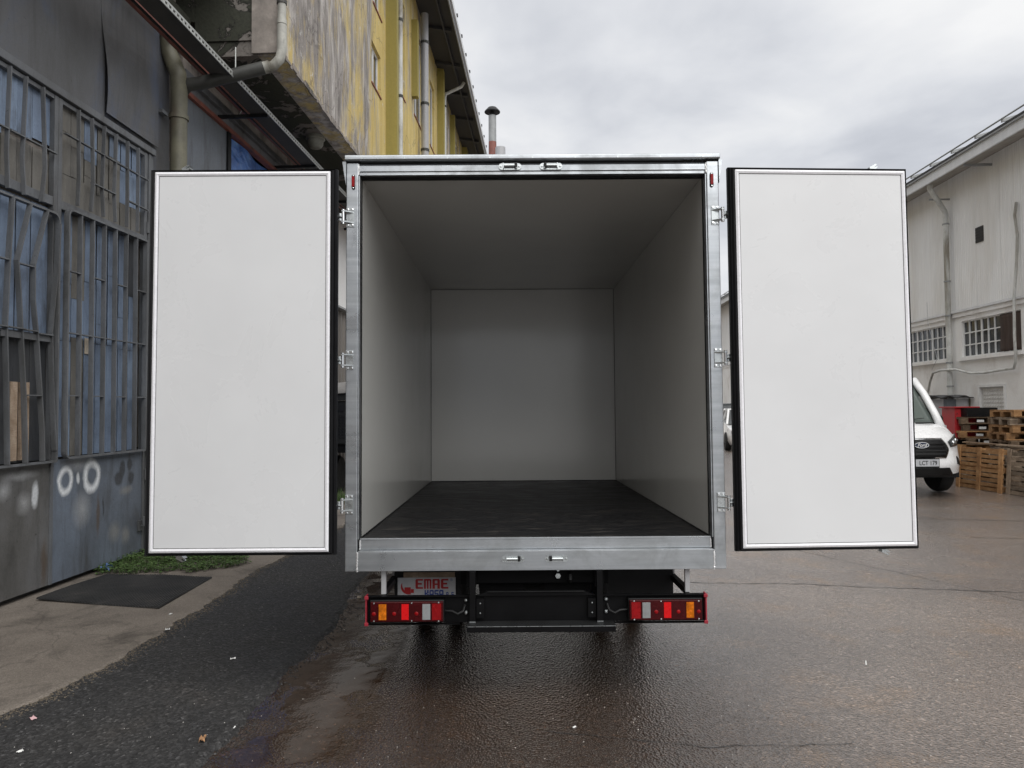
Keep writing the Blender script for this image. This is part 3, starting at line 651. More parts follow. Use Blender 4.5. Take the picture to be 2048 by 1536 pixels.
for u in (4.92, 5.10, 5.30, 5.49, 5.67, 5.87):
    mb = MB(); kx = rgp.uniform(-.02, .02); mb.bar((n + .045, u, 3.40), (n + .045 + kx, u + kx, 3.7), .012, .035, (1, 0, 0)); mb.bar((n + .045 + kx, u + kx, 3.7), (n + .045, u, 4.40), .012, .035, (1, 0, 0)); mb.build('bar', 'gate_frame', gA)
for (a, b) in ((4.73, 4.91), (4.93, 5.09), (5.11, 5.29), (5.31, 5.48), (5.50, 5.66), (5.68, 5.86), (5.88, 6.05)): box('rung', 'gate_frame', gA, n + .03, n + .06, a, b, 3.875, 3.885)
box('rail', 'gate_frame', gA, n - .005, n + .04, 5.45, 6.02, 2.2, 2.25)
for (a, b, z0, z1) in ((5.605, 5.685, 1.19, 1.84), (5.725, 5.82, 1.19, 1.84)):
    p = box('plank', 'plank_wood', gA, n - .022, n + .004, a, b, z0, z1); p['label'] = 'raw wooden plank behind the bent bars'

# --- the building
Y = thing('yellow_building', 'long weathered yellow factory with overhanging upper floor on the left', 'building', S, (LW, 26, 0))
FL = -3.17; U0 = 8.41; U1 = 46.0; Z0 = 5.93; Z1 = 11.95
# steel sheet wall above and around the gates
box('lintel', 'gate_frame', Y, n - .05, n + .05, 3.2, 7.66, 4.43, 4.50, .006)
box('jamb', 'gate_frame', Y, n - .05, n + .03, 7.552, 7.60, .03, 4.425); box('jamb', 'gate_frame', Y, n - .05, n + .015, 7.605, 7.66, .03, 4.425)
box('wall_sheet', 'wall_sheet', Y, n - .03, n + .012, -6, 6.78, 4.505, 5.97)
# loose sheet with a bowed free edge
mb = MB(); N = 12
def bow(z): t = (z - 4.56) / 1.36; return 6.80 - .10 * math.sin(t * 2.2) * t - .02
vs = []
for i in range(N + 1):
    z = 4.56 + 1.36 * i / N; vs += [(n + .034 + .02 * math.sin(i * .5), bow(z), z), (n + .022, 7.74, z)]
mb.add(vs, [(2 * i, 2 * i + 1, 2 * i + 3, 2 * i + 2) for i in range(N)]); mb.build('loose_sheet', 'wall_sheet', Y, solid=.006)
box('wall_sheet', 'wall_sheet', Y, n - .06, n - .02, 6.7, 8.05, 4.52, 5.97)
box('wall_core', 'bare_render', Y, n - .5, n - .065, -30, 8.26, .02, 9.6)  # unseen height and the run behind the camera added to shade the road
box('pier', 'wall_sheet', Y, n - .06, n - .01, 7.665, 8.05, .03, 4.515)
# upper edge board over the sheet wall (flaking) with the service pipes in front
box('edge_beam', 'flaking_soffit', Y, n - .06, n + .10, 6.0, 8.3, 5.98, 6.35)
box('jamb_post', 'red_oxide', Y, n - .04, n + .03, 8.215, 8.255, .03, 5.45)
box('jamb_post', 'pvc_grey', Y, n - .04, n + .02, 8.16, 8.21, .03, 5.45)
# shop front panels under the overhang
box('shop_panel', 'shop_sheet', Y, n - .03, n + .005, 8.26, 9.50, .4, 5.44)
box('post', 'dark_steel', Y, n - .03, n + .03, 9.505, 9.60, .03, 5.44)
for i, (z0, z1, d, m) in enumerate(((5.445, 5.50, .05, 'red_oxide'), (5.505, 5.62, .02, 'gate_frame'), (5.625, 5.72, .07, 'gate_frame'), (5.725, 5.92, .03, 'bare_render'))):
    box('lintel', m, Y, n - .04, n + d, 8.26, 13.2, z0, z1)
box('post', 'dark_steel', Y, n - .03, n + .03, 11.4, 11.5, .03, 5.44)
box('dark_recess', 'soffit_dark', Y, n - .30, n - .25, 8.27, 13.3, .03, 6.0)
box('white_wall', 'white_plaster', Y, n - .12, n - .02, 11.505, 46, 3.75, 5.44)
for i in range(30):       # corrugated cladding below the white band
    u = 11.55 + i * .25; MB().prism([(n - .04, u), (n - .01, u + .04), (n - .01, u + .12), (n - .04, u + .16), (n - .04, u + .248), (n - .06, u + .248), (n - .06, u)], 'z', .03, 3.70).build('cladding_sheet', 'cladding_brown', Y)
box('ledge', 'gutter_grey', Y, n - .05, n + .12, 11.52, 46, 3.705, 3.745)
box('wall_core', 'white_plaster', Y, n - .3, n - .13, 13, 46, .02, 5.9)
# overhang slab: underside, near end wall, facade
box('soffit', 'flaking_soffit', Y, n - .2, FL - .302, U0 + .005, U1, Z0 + .0, Z0 + .18)
mb = MB(); rg = random.Random(9)      # near end wall
mb.box(n + .11, FL - .302, U0 - .02, U0 + .3, Z0 + .185, 12.0); mb.build('end_wall', 'flaking_soffit', Y)
box('end_wall', 'flaking_soffit', Y, n - 2.0, n + .105, U0 - .03, U0 + .3, 6.36, 12.0)
box('edge_band', 'bare_render', Y, FL - .36, FL - .003, U0 - .045, U0 - .022, Z0 + .01, 12.0)
box('upper_slab', 'flaking_soffit', Y, n - 1.0, n + .62, 4.2, U0 - .05, 6.90, 7.2)
# facade with window openings, built as bands
wins = [(12.92, 13.65, 7.70, 8.50), (13.03, 13.72, 9.28, 10.15), (15.35, 16.10, 8.7, 10.9), (17.25, 18.45, 8.9, 11.2), (19.70, 20.50, 9.05, 10.95), (22.6, 23.4, 9.05, 10.95), (24.55, 26.3, 9.0, 11.4), (28.5, 29.6, 9.0, 11.2), (31.5, 32.6, 9.0, 11.2)]
us = sorted({U0, U1, *[w[0] for w in wins], *[w[1] for w in wins]}); 
for a, b in zip(us, us[1:]):
    ws = sorted([w for w in wins if w[0] <= a + 1e-6 and w[1] >= b - 1e-6], key=lambda w: w[2])
    z = Z0
    for w in ws:
        if w[2] > z: box('wall', 'yellow_render', Y, FL - .30, FL, a, b, z, w[2])
        z = w[3]
    box('wall', 'yellow_render', Y, FL - .30, FL, a, b, z, Z1)
for (a, b, z0, z1) in wins:
    w = MB().box(FL - .11, FL - .06, a, b, z0, z0 + .05).box(FL - .11, FL - .06, a, b, z1 - .05, z1).box(FL - .11, FL - .06, a, a + .05, z0 + .05, z1 - .05).box(FL - .11, FL - .06, b - .05, b, z0 + .05, z1 - .05).box(FL - .11, FL - .06, (a + b) / 2 - .03, (a + b) / 2 + .03, z0 + .05, z1 - .05).build('window', 'frame_white', Y)
    box('pane', 'glass_dark', w, FL - .095, FL - .08, a + .05, b - .05, z0 + .05, z1 - .05)
    box('sill', 'brick_red', w, FL - .059, FL + .02, a - .02, b + .02, z0 - .03, z0 - .002)
box('interior', 'soffit_dark', Y, FL - .8, FL - .75, U0 + .4, U1, Z0 + .2, Z1)
# crumbled lower edge of the facade: broken render lip
mb = MB(); rg = random.Random(4); pts = []
u = U0
while u < 13.5:
    du = rg.uniform(.05, .16); h = rg.uniform(.015, .07); d = rg.uniform(.008, .022)
    mb.box(FL + .001, FL + d, u, u + du, Z0 - rg.uniform(.0, .03), Z0 + h); u += du
mb.build('broken_render', 'bare_render', Y, kind='stuff')
for (a, b, d) in ((14.12, 14.30, .225), (21.1, 21.35, .20), (27.6, 28.1, .2), (34, 34.5, .2)):
    box('pilaster', 'shaded_yellow_paint', Y, FL + .001, FL + d, a, b, Z0 - .05, Z1)
for (a, z0, z1, d) in ((16.93, 9.2, 11.1, .15), (24.05, 8.7, 11.7, .16)): box('window_fin', 'shaded_yellow_paint', Y, FL + .001, FL + d, a, a + .18, z0, z1)
# eaves, roof, gutter
MB().prism([(FL - .31, Z1 + .01), (-2.30, Z1 - .18), (-2.30, Z1 - .12), (FL - .31, Z1 + .07)], 'y', U0 - .3, U1).build('eaves', 'roof_dark', Y)
for i in range(19): u = U0 + .2 + i * 2.0; MB().prism([(FL + .02, Z1 - .13), (-2.42, Z1 - .26), (-2.42, Z1 - .17), (FL + .02, Z1 - .06)], 'y', u, u + .10).build('rafter', 'roof_dark', Y)
box('eaves_board', 'roof_dark', Y, -2.62, -2.58, U0 - .3, U1, Z1 - .26, Z1 - .14)
box('fascia', 'gutter_grey', Y, -2.30, -2.27, U0 - .3, U1, Z1 - .32, Z1 - .05)
box('gutter_lip', 'fascia_white', Y, -2.27, -2.22, U0 - .3, U1, Z1 - .20, Z1 - .04)
MB().prism([(-2.25, Z1 - .03), (-2.25, Z1 + .03), (-9, Z1 + 2.2), (-9, Z1 + 2.1)], 'y', U0 - .3, U1).build('roof', 'roof_dark', Y)
for i in range(30): u = 11 + i * 1.05; box('roof_clip', 'roof_dark', Y, -2.28, -2.20, u, u + .07, Z1 + .0, Z1 + .07)
# pipes on the facade
def clamps(x, u, zs, r): 
    for z in zs: MB().tube([(x, u, z - .03), (x, u, z + .03)], r * 1.18, 12).build('pipe_clamp', 'pipe_dark', Y)
MB().tube([(FL + .17, 14.72, Z0 - .5), (FL + .17, 14.72, 11.7)], .056, 12).build('downpipe', 'pvc_white', Y, True); clamps(FL + .17, 14.72, (8.2, 9.85, 11.0), .056)
MB().tube([(FL + .17, 17.87, Z0 - .5), (FL + .17, 17.87, 11.75)], .095, 14).build('downpipe', 'pvc_grey', Y, True); clamps(FL + .17, 17.87, (8.2, 9.4, 11.0), .095)
MB().tube([(FL + .14, 21.75, Z0 - .5), (FL + .14, 21.75, 11.25), (FL + .18, 21.75, 11.4), (-2.5, 21.75, 11.62), (-2.42, 21.75, 11.75)], .05, 10).build('downpipe', 'pvc_white', Y, True); clamps(FL + .14, 21.75, (9, 11.0), .05)
MB().tube([(FL + .14, 33.2, Z0 - .5), (FL + .14, 33.2, 11.2), (-2.5, 33.2, 11.6)], .05, 10).build('downpipe', 'pvc_white', Y, True)
# corner pipe with elbow into the slanting drain, and the big green wall pipe
cx, cu = FL + .035, U0 - .10
MB().tube([(cx, cu, 12), (cx, cu, 5.95)], .050, 14).build('corner_pipe', 'pvc_dirty', Y, True)
MB().tube([(cx, cu, 6.50), (cx, cu, 6.55)], .061, 14).build('pipe_collar', 'pipe_dark', Y, True)
for z in (6.28, 6.02): MB().tube([(cx, cu, z - .03), (cx, cu, z + .03)], .058, 14).build('pipe_collar', 'pvc_dirty', Y, True)
MB().tube([(cx, cu, 6.24), (cx, cu, 5.93), (cx - .02, cu - .01, 5.82), (cx - .09, cu - .02, 5.74), (cx - .20, cu - .04, 5.70)], .058, 14).build('pipe_elbow', 'pvc_dirty', Y, True)
MB().tube([(cx - .13, cu - .03, 5.725), (cx - .24, cu - .05, 5.69)], .072, 14).build('pipe_collar', 'pvc_dirty', Y, True)
MB().tube([(cx - .2, cu - .05, 5.70), (LW + .32, cu - .22, 5.45), (LW + .20, cu - .26, 5.42), (LW + .12, cu - .24, 5.36)], .078, 14).build('drain_pipe', 'pipe_dark', Y, True)
MB().tube([(cx - .52, cu - .11, 5.55), (cx - .52, cu - .11, 5.93)], .008, 6).build('hanger', 'tray_metal', Y)
MB().tube([(LW + .02, 7.90, 6.0), (LW + .04, 7.92, 5.75), (LW + .12, 7.98, 5.52), (LW + .13, 7.99, 5.3), (LW + .13, 7.99, .05)], .092, 16).build('wall_pipe', 'pipe_green', Y, True)
MB().tube([(LW + .13, 7.99, 4.98), (LW + .13, 7.99, 5.03)], .108, 16).build('pipe_collar', 'pipe_green', Y, True); box('pipe_bracket', 'gate_frame', Y, LW - .01, LW + .05, 7.78, 7.90, 4.985, 5.025)
MB().tube([(LW + .13, 7.99, 2.9), (LW + .13, 7.99, 2.95)], .108, 16).build('pipe_collar', 'pipe_green', Y, True)
# services running along the street under the overhang
MB().tube([(-4.09, 2.0, 5.69), (-4.09, 20, 5.70)], .045, 10).build('red_pipe', 'red_oxide', Y, True)
MB().tube([(-4.20, 2.0, 5.90), (-4.20, 20, 5.90)], .030, 8).build('red_pipe', 'red_oxide', Y, True)
for i in range(3): MB().tube([(-3.98 + i * .07, 2.0, 5.62 + i * .012), (-3.98 + i * .07, 12, 5.57), (-3.98 + i * .07, 20, 5.62)], .016, 6).build('cable', 'black_plastic', Y, True)
tr = MB(); tr.box(-3.90, -3.66, 2.0, 20, 5.55, 5.558); tr.build('cable_tray', 'soffit_dark', Y)
mb = MB(); u = 2.0            # slotted side flange of the tray
mb.box(-3.655, -3.645, 2.0, 20, 5.53, 5.548); mb.box(-3.655, -3.645, 2.0, 20, 5.575, 5.598)
while u < 20: mb.box(-3.654, -3.646, u, u + .035, 5.549, 5.574); u += .075
mb.build('tray_flange', 'tray_metal', Y)
for i in range(5): u = 9.2 + i * 2.0; MB().box(-4.34, -3.66, u, u + .04, 5.50, 5.545).build('tray_arm', 'dark_steel', Y)
MB().bar((-4.1, 9.3, 5.55), (-4.02, 9.45, 5.93), .008, .008).build('hanger', 'tray_metal', Y)
# tall flues at the far end of the roof
MB().tube([(-2.9, 40.9, 11.9), (-2.9, 40.9, 17.1)], .23, 16).build('chimney', 'red_oxide', Y, True); MB().tube([(-2.9, 40.9, 17.1), (-2.9, 40.9, 18.65)], .225, 16).build('chimney', 'gutter_grey', Y, True)
c = MB().lathe([(.0, .35), (.25, .28), (.46, .05), (.46, 0), (.2, 0)], (-2.9, 40.9, 18.85), 'z', 18).build('chimney_cap', 'dark_steel', Y, True)
MB().tube([(-2.9, 40.9, 18.6), (-2.9, 40.9, 18.9)], .12, 10).build('chimney_neck', 'dark_steel', Y)
MB().tube([(-2.40, 40.2, 11.9), (-2.40, 40.2, 15.1)], .17, 14).build('vent_pipe', 'dark_steel', Y, True)
MB().tube([(-2.40, 40.2, 15.1), (-2.40, 40.2, 16.5)], .29, 18).build('vent_hood', 'pvc_grey', Y, True)

tp = thing('tarpaulin', 'glossy blue tarpaulin stretched in the opening left of the truck', 'tarpaulin', S, (LW, 10.4, .1))
MB().grid(lambda s_, t_: (LW - .02 + .035 * math.sin(s_ * 9 + t_ * 5) + .03 * math.sin(t_ * 13 - s_ * 4), 9.605 + 1.79 * s_, .1 + 5.33 * t_), 24, 48).build('sheet', 'blue_tarp', tp, 'all')
lm = thing('dome_lamp', 'round grey dome lamp fixed under the yellow building overhang', 'lamp', S, (-3.60, 11.0, Z0))
MB().lathe([(.14, -.002), (.15, -.05), (.13, -.07)], (-3.60, 11.0, Z0), 'z', 20).build('base', 'lamp_grey', lm, True)
MB().lathe([(.125, -.072), (.12, -.14), (.08, -.19), (.0, -.205)], (-3.60, 11.0, Z0), 'z', 20).build('bowl', 'lamp_grey', lm, True)

# --- generator trailer parked against the wall, seen in the gap beside the door
G = thing('generator_trailer', 'dark generator trailer with grille under canvas behind the left door', 'generator', S, (-3.5, 13.8, 0))
box('body', 'dark_steel', G, -4.15, -2.92, 12.7, 15.2, .95, 1.74, .02)
box('skirt', 'black_steel', G, -4.12, -2.95, 12.75, 15.15, .80, .945)
for i in range(9):
    for j in range(8): box('grille_hole', 'black_plastic', G, -3.84 + i * .06, -3.80 + i * .06, 12.685, 12.698, 1.06 + j * .055, 1.095 + j * .055)
box('handle', 'black_plastic', G, -3.78, -3.62, 12.67, 12.698, 1.56, 1.66)
MB().grid(lambda s_, t_: (-4.2 + 1.35 * s_, 12.6 + 2.7 * t_, 1.95 + .16 * math.sin(s_ * 3.1) + .03 * math.sin(s_ * 11 + t_ * 7) - .2 * (t_ < .02)), 20, 16).build('canvas', 'canvas_grey', G, 'all', solid=.02)
box('frame', 'dark_steel', G, -4.1, -2.95, 12.65, 12.69, 1.745, 1.93)
for x in (-3.95, -3.30):
    w = MB().lathe([(.18, -.11), (.33, -.11), (.36, -.07), (.36, .07), (.33, .11), (.18, .11)], (x, 13.3, .36), 'x', 22).build('wheel', 'tyre', G, True); MB().lathe([(.0, -.03), (.18, -.06), (.18, .06), (.0, .03)], (x, 13.3, .36), 'x', 16).build('rim', 'grey_plastic', w, True)
# ================================================================== THE BOX TRUCK (truck frame: x right, y forward, z = 0 load floor)
K = thing('box_truck', 'white box truck seen from behind with both rear doors swung open', 'truck', T, (0, 0, -.86))
# cargo box
box('load_floor', 'load_floor', K, -.999, .999, .03, 3.66, -.05, -.002)
box('side_wall', 'gelcoat', K, -1.045, -1.000, .055, 3.66, -.05, 2.089); box('side_wall', 'gelcoat', K, 1.000, 1.045, .055, 3.66, -.05, 2.089)
box('ceiling', 'gelcoat', K, -1.045, 1.045, .055, 3.66, 2.0905, 2.13); box('front_wall', 'gelcoat', K, -1.045, 1.045, 3.662, 3.71, -.05, 2.13)
box('outer_skin', 'white_body', K, -1.066, -1.047, .06, 3.72, -.06, 2.13); box('outer_skin', 'white_body', K, 1.047, 1.066, .06, 3.72, -.06, 2.13)
box('roof', 'white_body', K, -1.066, 1.066, .06, 3.74, 2.132, 2.165); box('outer_skin', 'white_body', K, -1.066, 1.066, 3.722, 3.74, -.06, 2.13)
for s in (-1, 1):
    box('wall_skirting', 'aluminium', K, s * 1.067, s * 1.074, .06, 3.74, -.16, .0)
    # thin sealant joint where the floor and the corners meet
    box('joint', 'rubber', K, s * .9995, s * .994, .06, 3.655, -.001, .004); box('joint', 'grey_plastic', K, s * .9995, s * .9965, 3.6565, 3.6605, .005, 2.088)
box('joint', 'rubber', K, -.993, .993, 3.653, 3.6605, -.001, .005); box('joint', 'grey_plastic', K, -.996, .996, 3.6575, 3.6605, 2.0865, 2.0895)
box('panel_joint', 'gelcoat', K, -.995, .995, 3.6605, 3.6612, 1.02, 1.0235)
# aluminium rear frame
for s in (-1, 1):
    p = box('corner_post', 'aluminium', K, s * 1.0745, s * 1.006, -.030, .054, -.178, 2.158, .004)
    box('post_lip', 'aluminium', K, s * 1.0055, s * .999, -.022, .030, .0, 2.086, .001); box('post_seal', 'rubber', K, s * 1.0045, s * .9985, .031, .054, .0, 2.086)
    MB().add([(s * 1.076, -.034, 2.165), (s * 1.098, -.034, 2.165), (s * 1.077, -.034, 2.03), (s * 1.076, .10, 2.165), (s * 1.098, .10, 2.165), (s * 1.077, .10, 2.03)], [(0, 1, 2), (5, 4, 3), (0, 3, 4, 1), (1, 4, 5, 2), (2, 5, 3, 0)]).build('corner_gusset', 'aluminium', K)
    # weld beads
    mb = MB(); rg = random.Random(2 + s)
    zz = [-.178 + i * .006 for i in range(19)]
    mb.tube([(s * (1.0045 + rg.uniform(-.002, .002)), -.031 + rg.uniform(-.001, .001), z) for z in zz], [rg.uniform(.004, .007) for _ in zz], 7); mb.build('weld_bead', 'weld', K, True)
    mb = MB(); zz = [2.09 + i * .006 for i in range(11)]
    mb.tube([(s * (1.0035 + rg.uniform(-.0015, .0015)), -.026, z) for z in zz], [rg.uniform(.004, .0065) for _ in zz], 7); mb.build('weld_bead', 'weld', K, True)
    mb = MB(); zz = [-.06 + i * .006 for i in range(10)]
    mb.tube([(s * (.994 + rg.uniform(-.0015, .0015)), -.004, z) for z in zz], [rg.uniform(.0035, .0055) for _ in zz], 7); mb.build('weld_bead', 'weld', K, True)
MB().prism([(-.018, 2.090), (-.018, 2.105), (-.026, 2.110), (-.026, 2.142), (-.012, 2.158), (.054, 2.158), (.054, 2.090)], 'x', -1.0055, 1.0055).build('header', 'aluminium', K)
box('header_seal', 'rubber', K, -.998, .998, .02, .054, 2.080, 2.0895)
MB().prism([(.10, 2.166), (-.045, 2.166), (-.052, 2.172), (-.052, 2.192), (-.045, 2.199), (.10, 2.202)], 'x', -1.081, 1.081).build('roof_cap', 'aluminium', K, bevel=.003)
for i in range(9): x = -.98 + i * .245; MB().lathe([(.006, -.054), (.006, -.0515), (.0, -.0505)], (x, 0, 2.178), 'y', 8).build('rivet', 'galvanised', K)
box('cap_shadow_gap', 'dark_steel', K, -1.06, 1.06, -.008, .05, 2.1585, 2.1655)
box('sill_channel', 'aluminium', K, -.994, .994, -.004, .029, -.062, .001, .002); box('sill_lip', 'aluminium', K, -.994, .994, -.009, -.0045, -.006, .003, .001)
box('sill_ledge', 'aluminium', K, -1.0, 1.0, -.036, -.0045, -.066, -.0625, .001)
box('sill_plate', 'aluminium', K, -1.003, 1.003, -.0345, .02, -.176, -.0665, .002)
# lock keepers
def keeper(x, z, s):
    y = -.030 if z > 1 else -.036
    mb = MB(); pts = []
    for cx_, a0 in ((x + .047, -90), (x - .047, 90)):
        for i in range(9): a = R(a0 + i * 22.5); pts.append((cx_ + .019 * math.cos(a), z + .019 * math.sin(a)))
    kp = mb.prism(pts, 'y', y - .003, y).build('lock_keeper', 'galvanised', K)
    MB().tube([(x - .036, y - .013, z + .002), (x + .034, y - .013, z + .002)], .009, 10).build('roller', 'galvanised', kp, True)
    for e in (-.038, .036): box('cheek', 'galvanised', kp, x + e - .002, x + e + .002, y - .022, y - .0035, z - .014, z + .016)
    box('cam_stop', 'dark_steel', kp, x + s * .034 - .008, x + s * .034 + .008, y - .026, y - .004, z - .010, z + .018, .003)
    for e in (-.053, .053): MB().lathe([(.007, -.003), (.006, -.006), (.0, -.007)], (x + e, y, z), 'y', 10).build('screw', 'galvanised', kp, True)
keeper(-.130, 2.131, 1); keeper(.107, 2.131, -1); keeper(-.128, -.112, 1); keeper(.117, -.112, -1)
# red marker lamps
for x in (-1.034, 1.034):
    zc = 2.046; m = MB(); pts = []
    for cz, a0 in ((zc + .034, 0), (zc - .034, 180)):
        for i in range(9): a = R(a0 + i * 22.5); pts.append((x + .0095 * math.cos(a), cz + .0095 * math.sin(a)))
    o = m.prism(pts, 'y', -.036, -.0305).build('marker_lamp', 'black_plastic', K); box('lens', 'lens_red_bright', o, x - .0085, x + .0085, -.044, -.0365, zc - .030, zc + .030, .002)
    for z in (zc + .036, zc - .036): MB().lathe([(.004, -.0365), (.004, -.0385), (0, -.039)], (x, 0, z), 'y', 8).build('screw', 'chrome', o)
# hinges
def hinge(s, z):
    x = s * 1.055; y = -.031
    h = MB().box(s * 1.028, s * 1.0735, y - .004, y, z - .055, z + .055).build('hinge', 'galvanised', K, bevel=.001)
    for e in (-1, 1):
        MB().prism([(s * 1.03, y - .004), (s * 1.09, y - .004), (s * 1.098, y - .020), (s * 1.094, y - .036), (s * 1.078, y - .036)], 'z', z + e * .030 - .003, z + e * .030 + .003).build('bracket_flange', 'galvanised', h)
        for dx in (1.037, 1.062): MB().lathe([(.0075, y - .0045), (.0065, y - .008), (.0, y - .009)], (s * dx, 0, z + e * .045), 'y', 10).build('screw', 'chrome', h, True)
    MB().tube([(s * 1.086, y - .026, z - .044), (s * 1.086, y - .026, z + .040)], .0095, 12).build('pin', 'chrome', h, True)
    mb = MB(); mb.prism([(s * 1.086, y - .020), (s * 1.105, y - .024), (s * 1.16, y - .030), (s * 1.30, y - .030), (s * 1.30, y - .024), (s * 1.16, y - .022), (s * 1.105, y - .012)], 'z', z - .024, z + .020)
    mb.tube([(s * 1.09, y - .026, z - .002), (s * 1.25, y - .031, z - .002)], .008, 8); mb.build('strap', 'galvanised', h, bevel=.002)
for s in (-1, 1):
    for z in (1.838, 1.015, .197): hinge(s, z)
# doors: s = distance from the hinge edge outwards, t = depth towards the truck
def door(side, y_in, slope, label):
    def P(s_, t_, z): return (side * (1.106 + s_), y_in + slope * s_ + t_, z)
    def bx(name, mat, par, s0, s1, t0, t1, z0, z1, bevel=0, lab=None):
        vs = [P(a, b, c) for c in (z0, z1) for (a, b) in ((s0, t0), (s1, t0), (s1, t1), (s0, t1))]
        return MB().add(vs, [(0, 3, 2, 1), (4, 5, 6, 7), (0, 1, 5, 4), (1, 2, 6, 5), (2, 3, 7, 6), (3, 0, 4, 7)]).build(name, mat, par, bevel=bevel, label=lab)
    a0, a1, z0, z1 = .036, 1.021, -.047, 2.075; tw = .021
    d = bx('rear_door', 'door_liner', K, a0 + tw + .004, a1 - tw - .004, .003, .055, z0 + tw + .004, z1 - tw - .004, 0, label)
    bx('groove', 'grey_plastic', d, a0 + tw - .003, a1 - tw + .003, .0065, .050, z0 + tw - .003, z1 - tw + .003)
    # mitred trim strips
    for k_, (o4, i4) in enumerate((((a0, z0, a1, z0), (a0 + tw, z0 + tw, a1 - tw, z0 + tw)), ((a0, z1, a1, z1), (a0 + tw, z1 - tw, a1 - tw, z1 - tw)), ((a0, z0, a0, z1), (a0 + tw, z0 + tw, a0 + tw, z1 - tw)), ((a1, z0, a1, z1), (a1 - tw, z0 + tw, a1 - tw, z1 - tw)))):
        q = [(o4[0], o4[1]), (o4[2], o4[3]), (i4[2], i4[3]), (i4[0], i4[1])]
        cx_, cz_ = sum(p[0] for p in q) / 4, sum(p[1] for p in q) / 4
        q = [(p[0] + (cx_ - p[0]) * .0006, p[1] + (cz_ - p[1]) * .0006) for p in q]
        vs = [P(p[0], .001 if i < 2 else .0, p[1]) for i, p in enumerate(q)] + [P(p[0], .012, p[1]) for p in q]
        md = [((q[0][0] + q[3][0]) / 2, (q[0][1] + q[3][1]) / 2), ((q[1][0] + q[2][0]) / 2, (q[1][1] + q[2][1]) / 2)]
        vs += [P(p[0], -.004, p[1]) for p in md]
        MB().add(vs, [(0, 1, 9, 8), (8, 9, 2, 3), (7, 6, 5, 4), (0, 4, 5, 1), (2, 6, 7, 3), (1, 5, 6, 2, 9), (0, 8, 3, 7, 4)]).build('trim_strip', 'door_trim', d)
    # rubber gasket: sloping outer flange with a raised fin, mitred corners
    g0, g1, h0, h1 = 0.0, a1 + (.034 if side < 0 else .016), z0 - .020, z1 + .019
    prof = [(0.0, .006), (.30, .002), (.55, .012), (.75, .008), (1.0, .022), (1.0, .050), (0.0, .050)]
    inn = [(a0, z0), (a1, z0), (a1, z1), (a0, z1)]; out = [(g0, h0), (g1, h0), (g1, h1), (g0, h1)]
    vs = []; n_ = len(prof)
    for i, o_ in zip(inn, out): vs += [P(i[0] + (o_[0] - i[0]) * f_, t_, i[1] + (o_[1] - i[1]) * f_) for f_, t_ in prof]
    MB().add(vs, [(c * n_ + j, ((c + 1) % 4) * n_ + j, ((c + 1) % 4) * n_ + (j + 1) % n_, c * n_ + (j + 1) % n_) for c in range(4) for j in range(n_)]).build('gasket', 'rubber', d)
    # outer skin, lock rod and cam ends
    bx('outer_skin', 'white_body', d, .012, a1 + .012, .056, .066, h0 + .01, h1 - .01)
    sr = .872
    rod = MB().tube([P(sr, .085, h0 - .012), P(sr, .085, h1 + .012)], .011, 10).build('lock_rod', 'galvanised', d, True)
    for zz, e in ((h1 + .008, 1), (h0 - .008, -1)):
        pts = [(-.024, .0), (.006, .0), (.022, .016), (.020, .022), (-.002, .013), (.018, .033), (.010, .037), (-.026, .016)]
        vs = [P(sr + side * p[0] * 1, tt, zz + e * p[1] * .9) for tt in (.055, .095) for p in pts]; n_ = len(pts)
        MB().add(vs, [tuple(range(n_)), tuple(range(2 * n_ - 1, n_ - 1, -1))] + [(i, i + n_, (i + 1) % n_ + n_, (i + 1) % n_) for i in range(n_)]).build('lock_cam', 'galvanised', rod)
    for zz in (.3, .8, 1.7): bx('rod_guide', 'galvanised', rod, sr - .04, sr + .04, .0665, .074, zz - .03, zz + .03)
    return d
door(-1, -.13, -.002, 'left rear door, inner white face towards us'); door(1, -.122, .0455, 'right rear door, inner white face towards us')

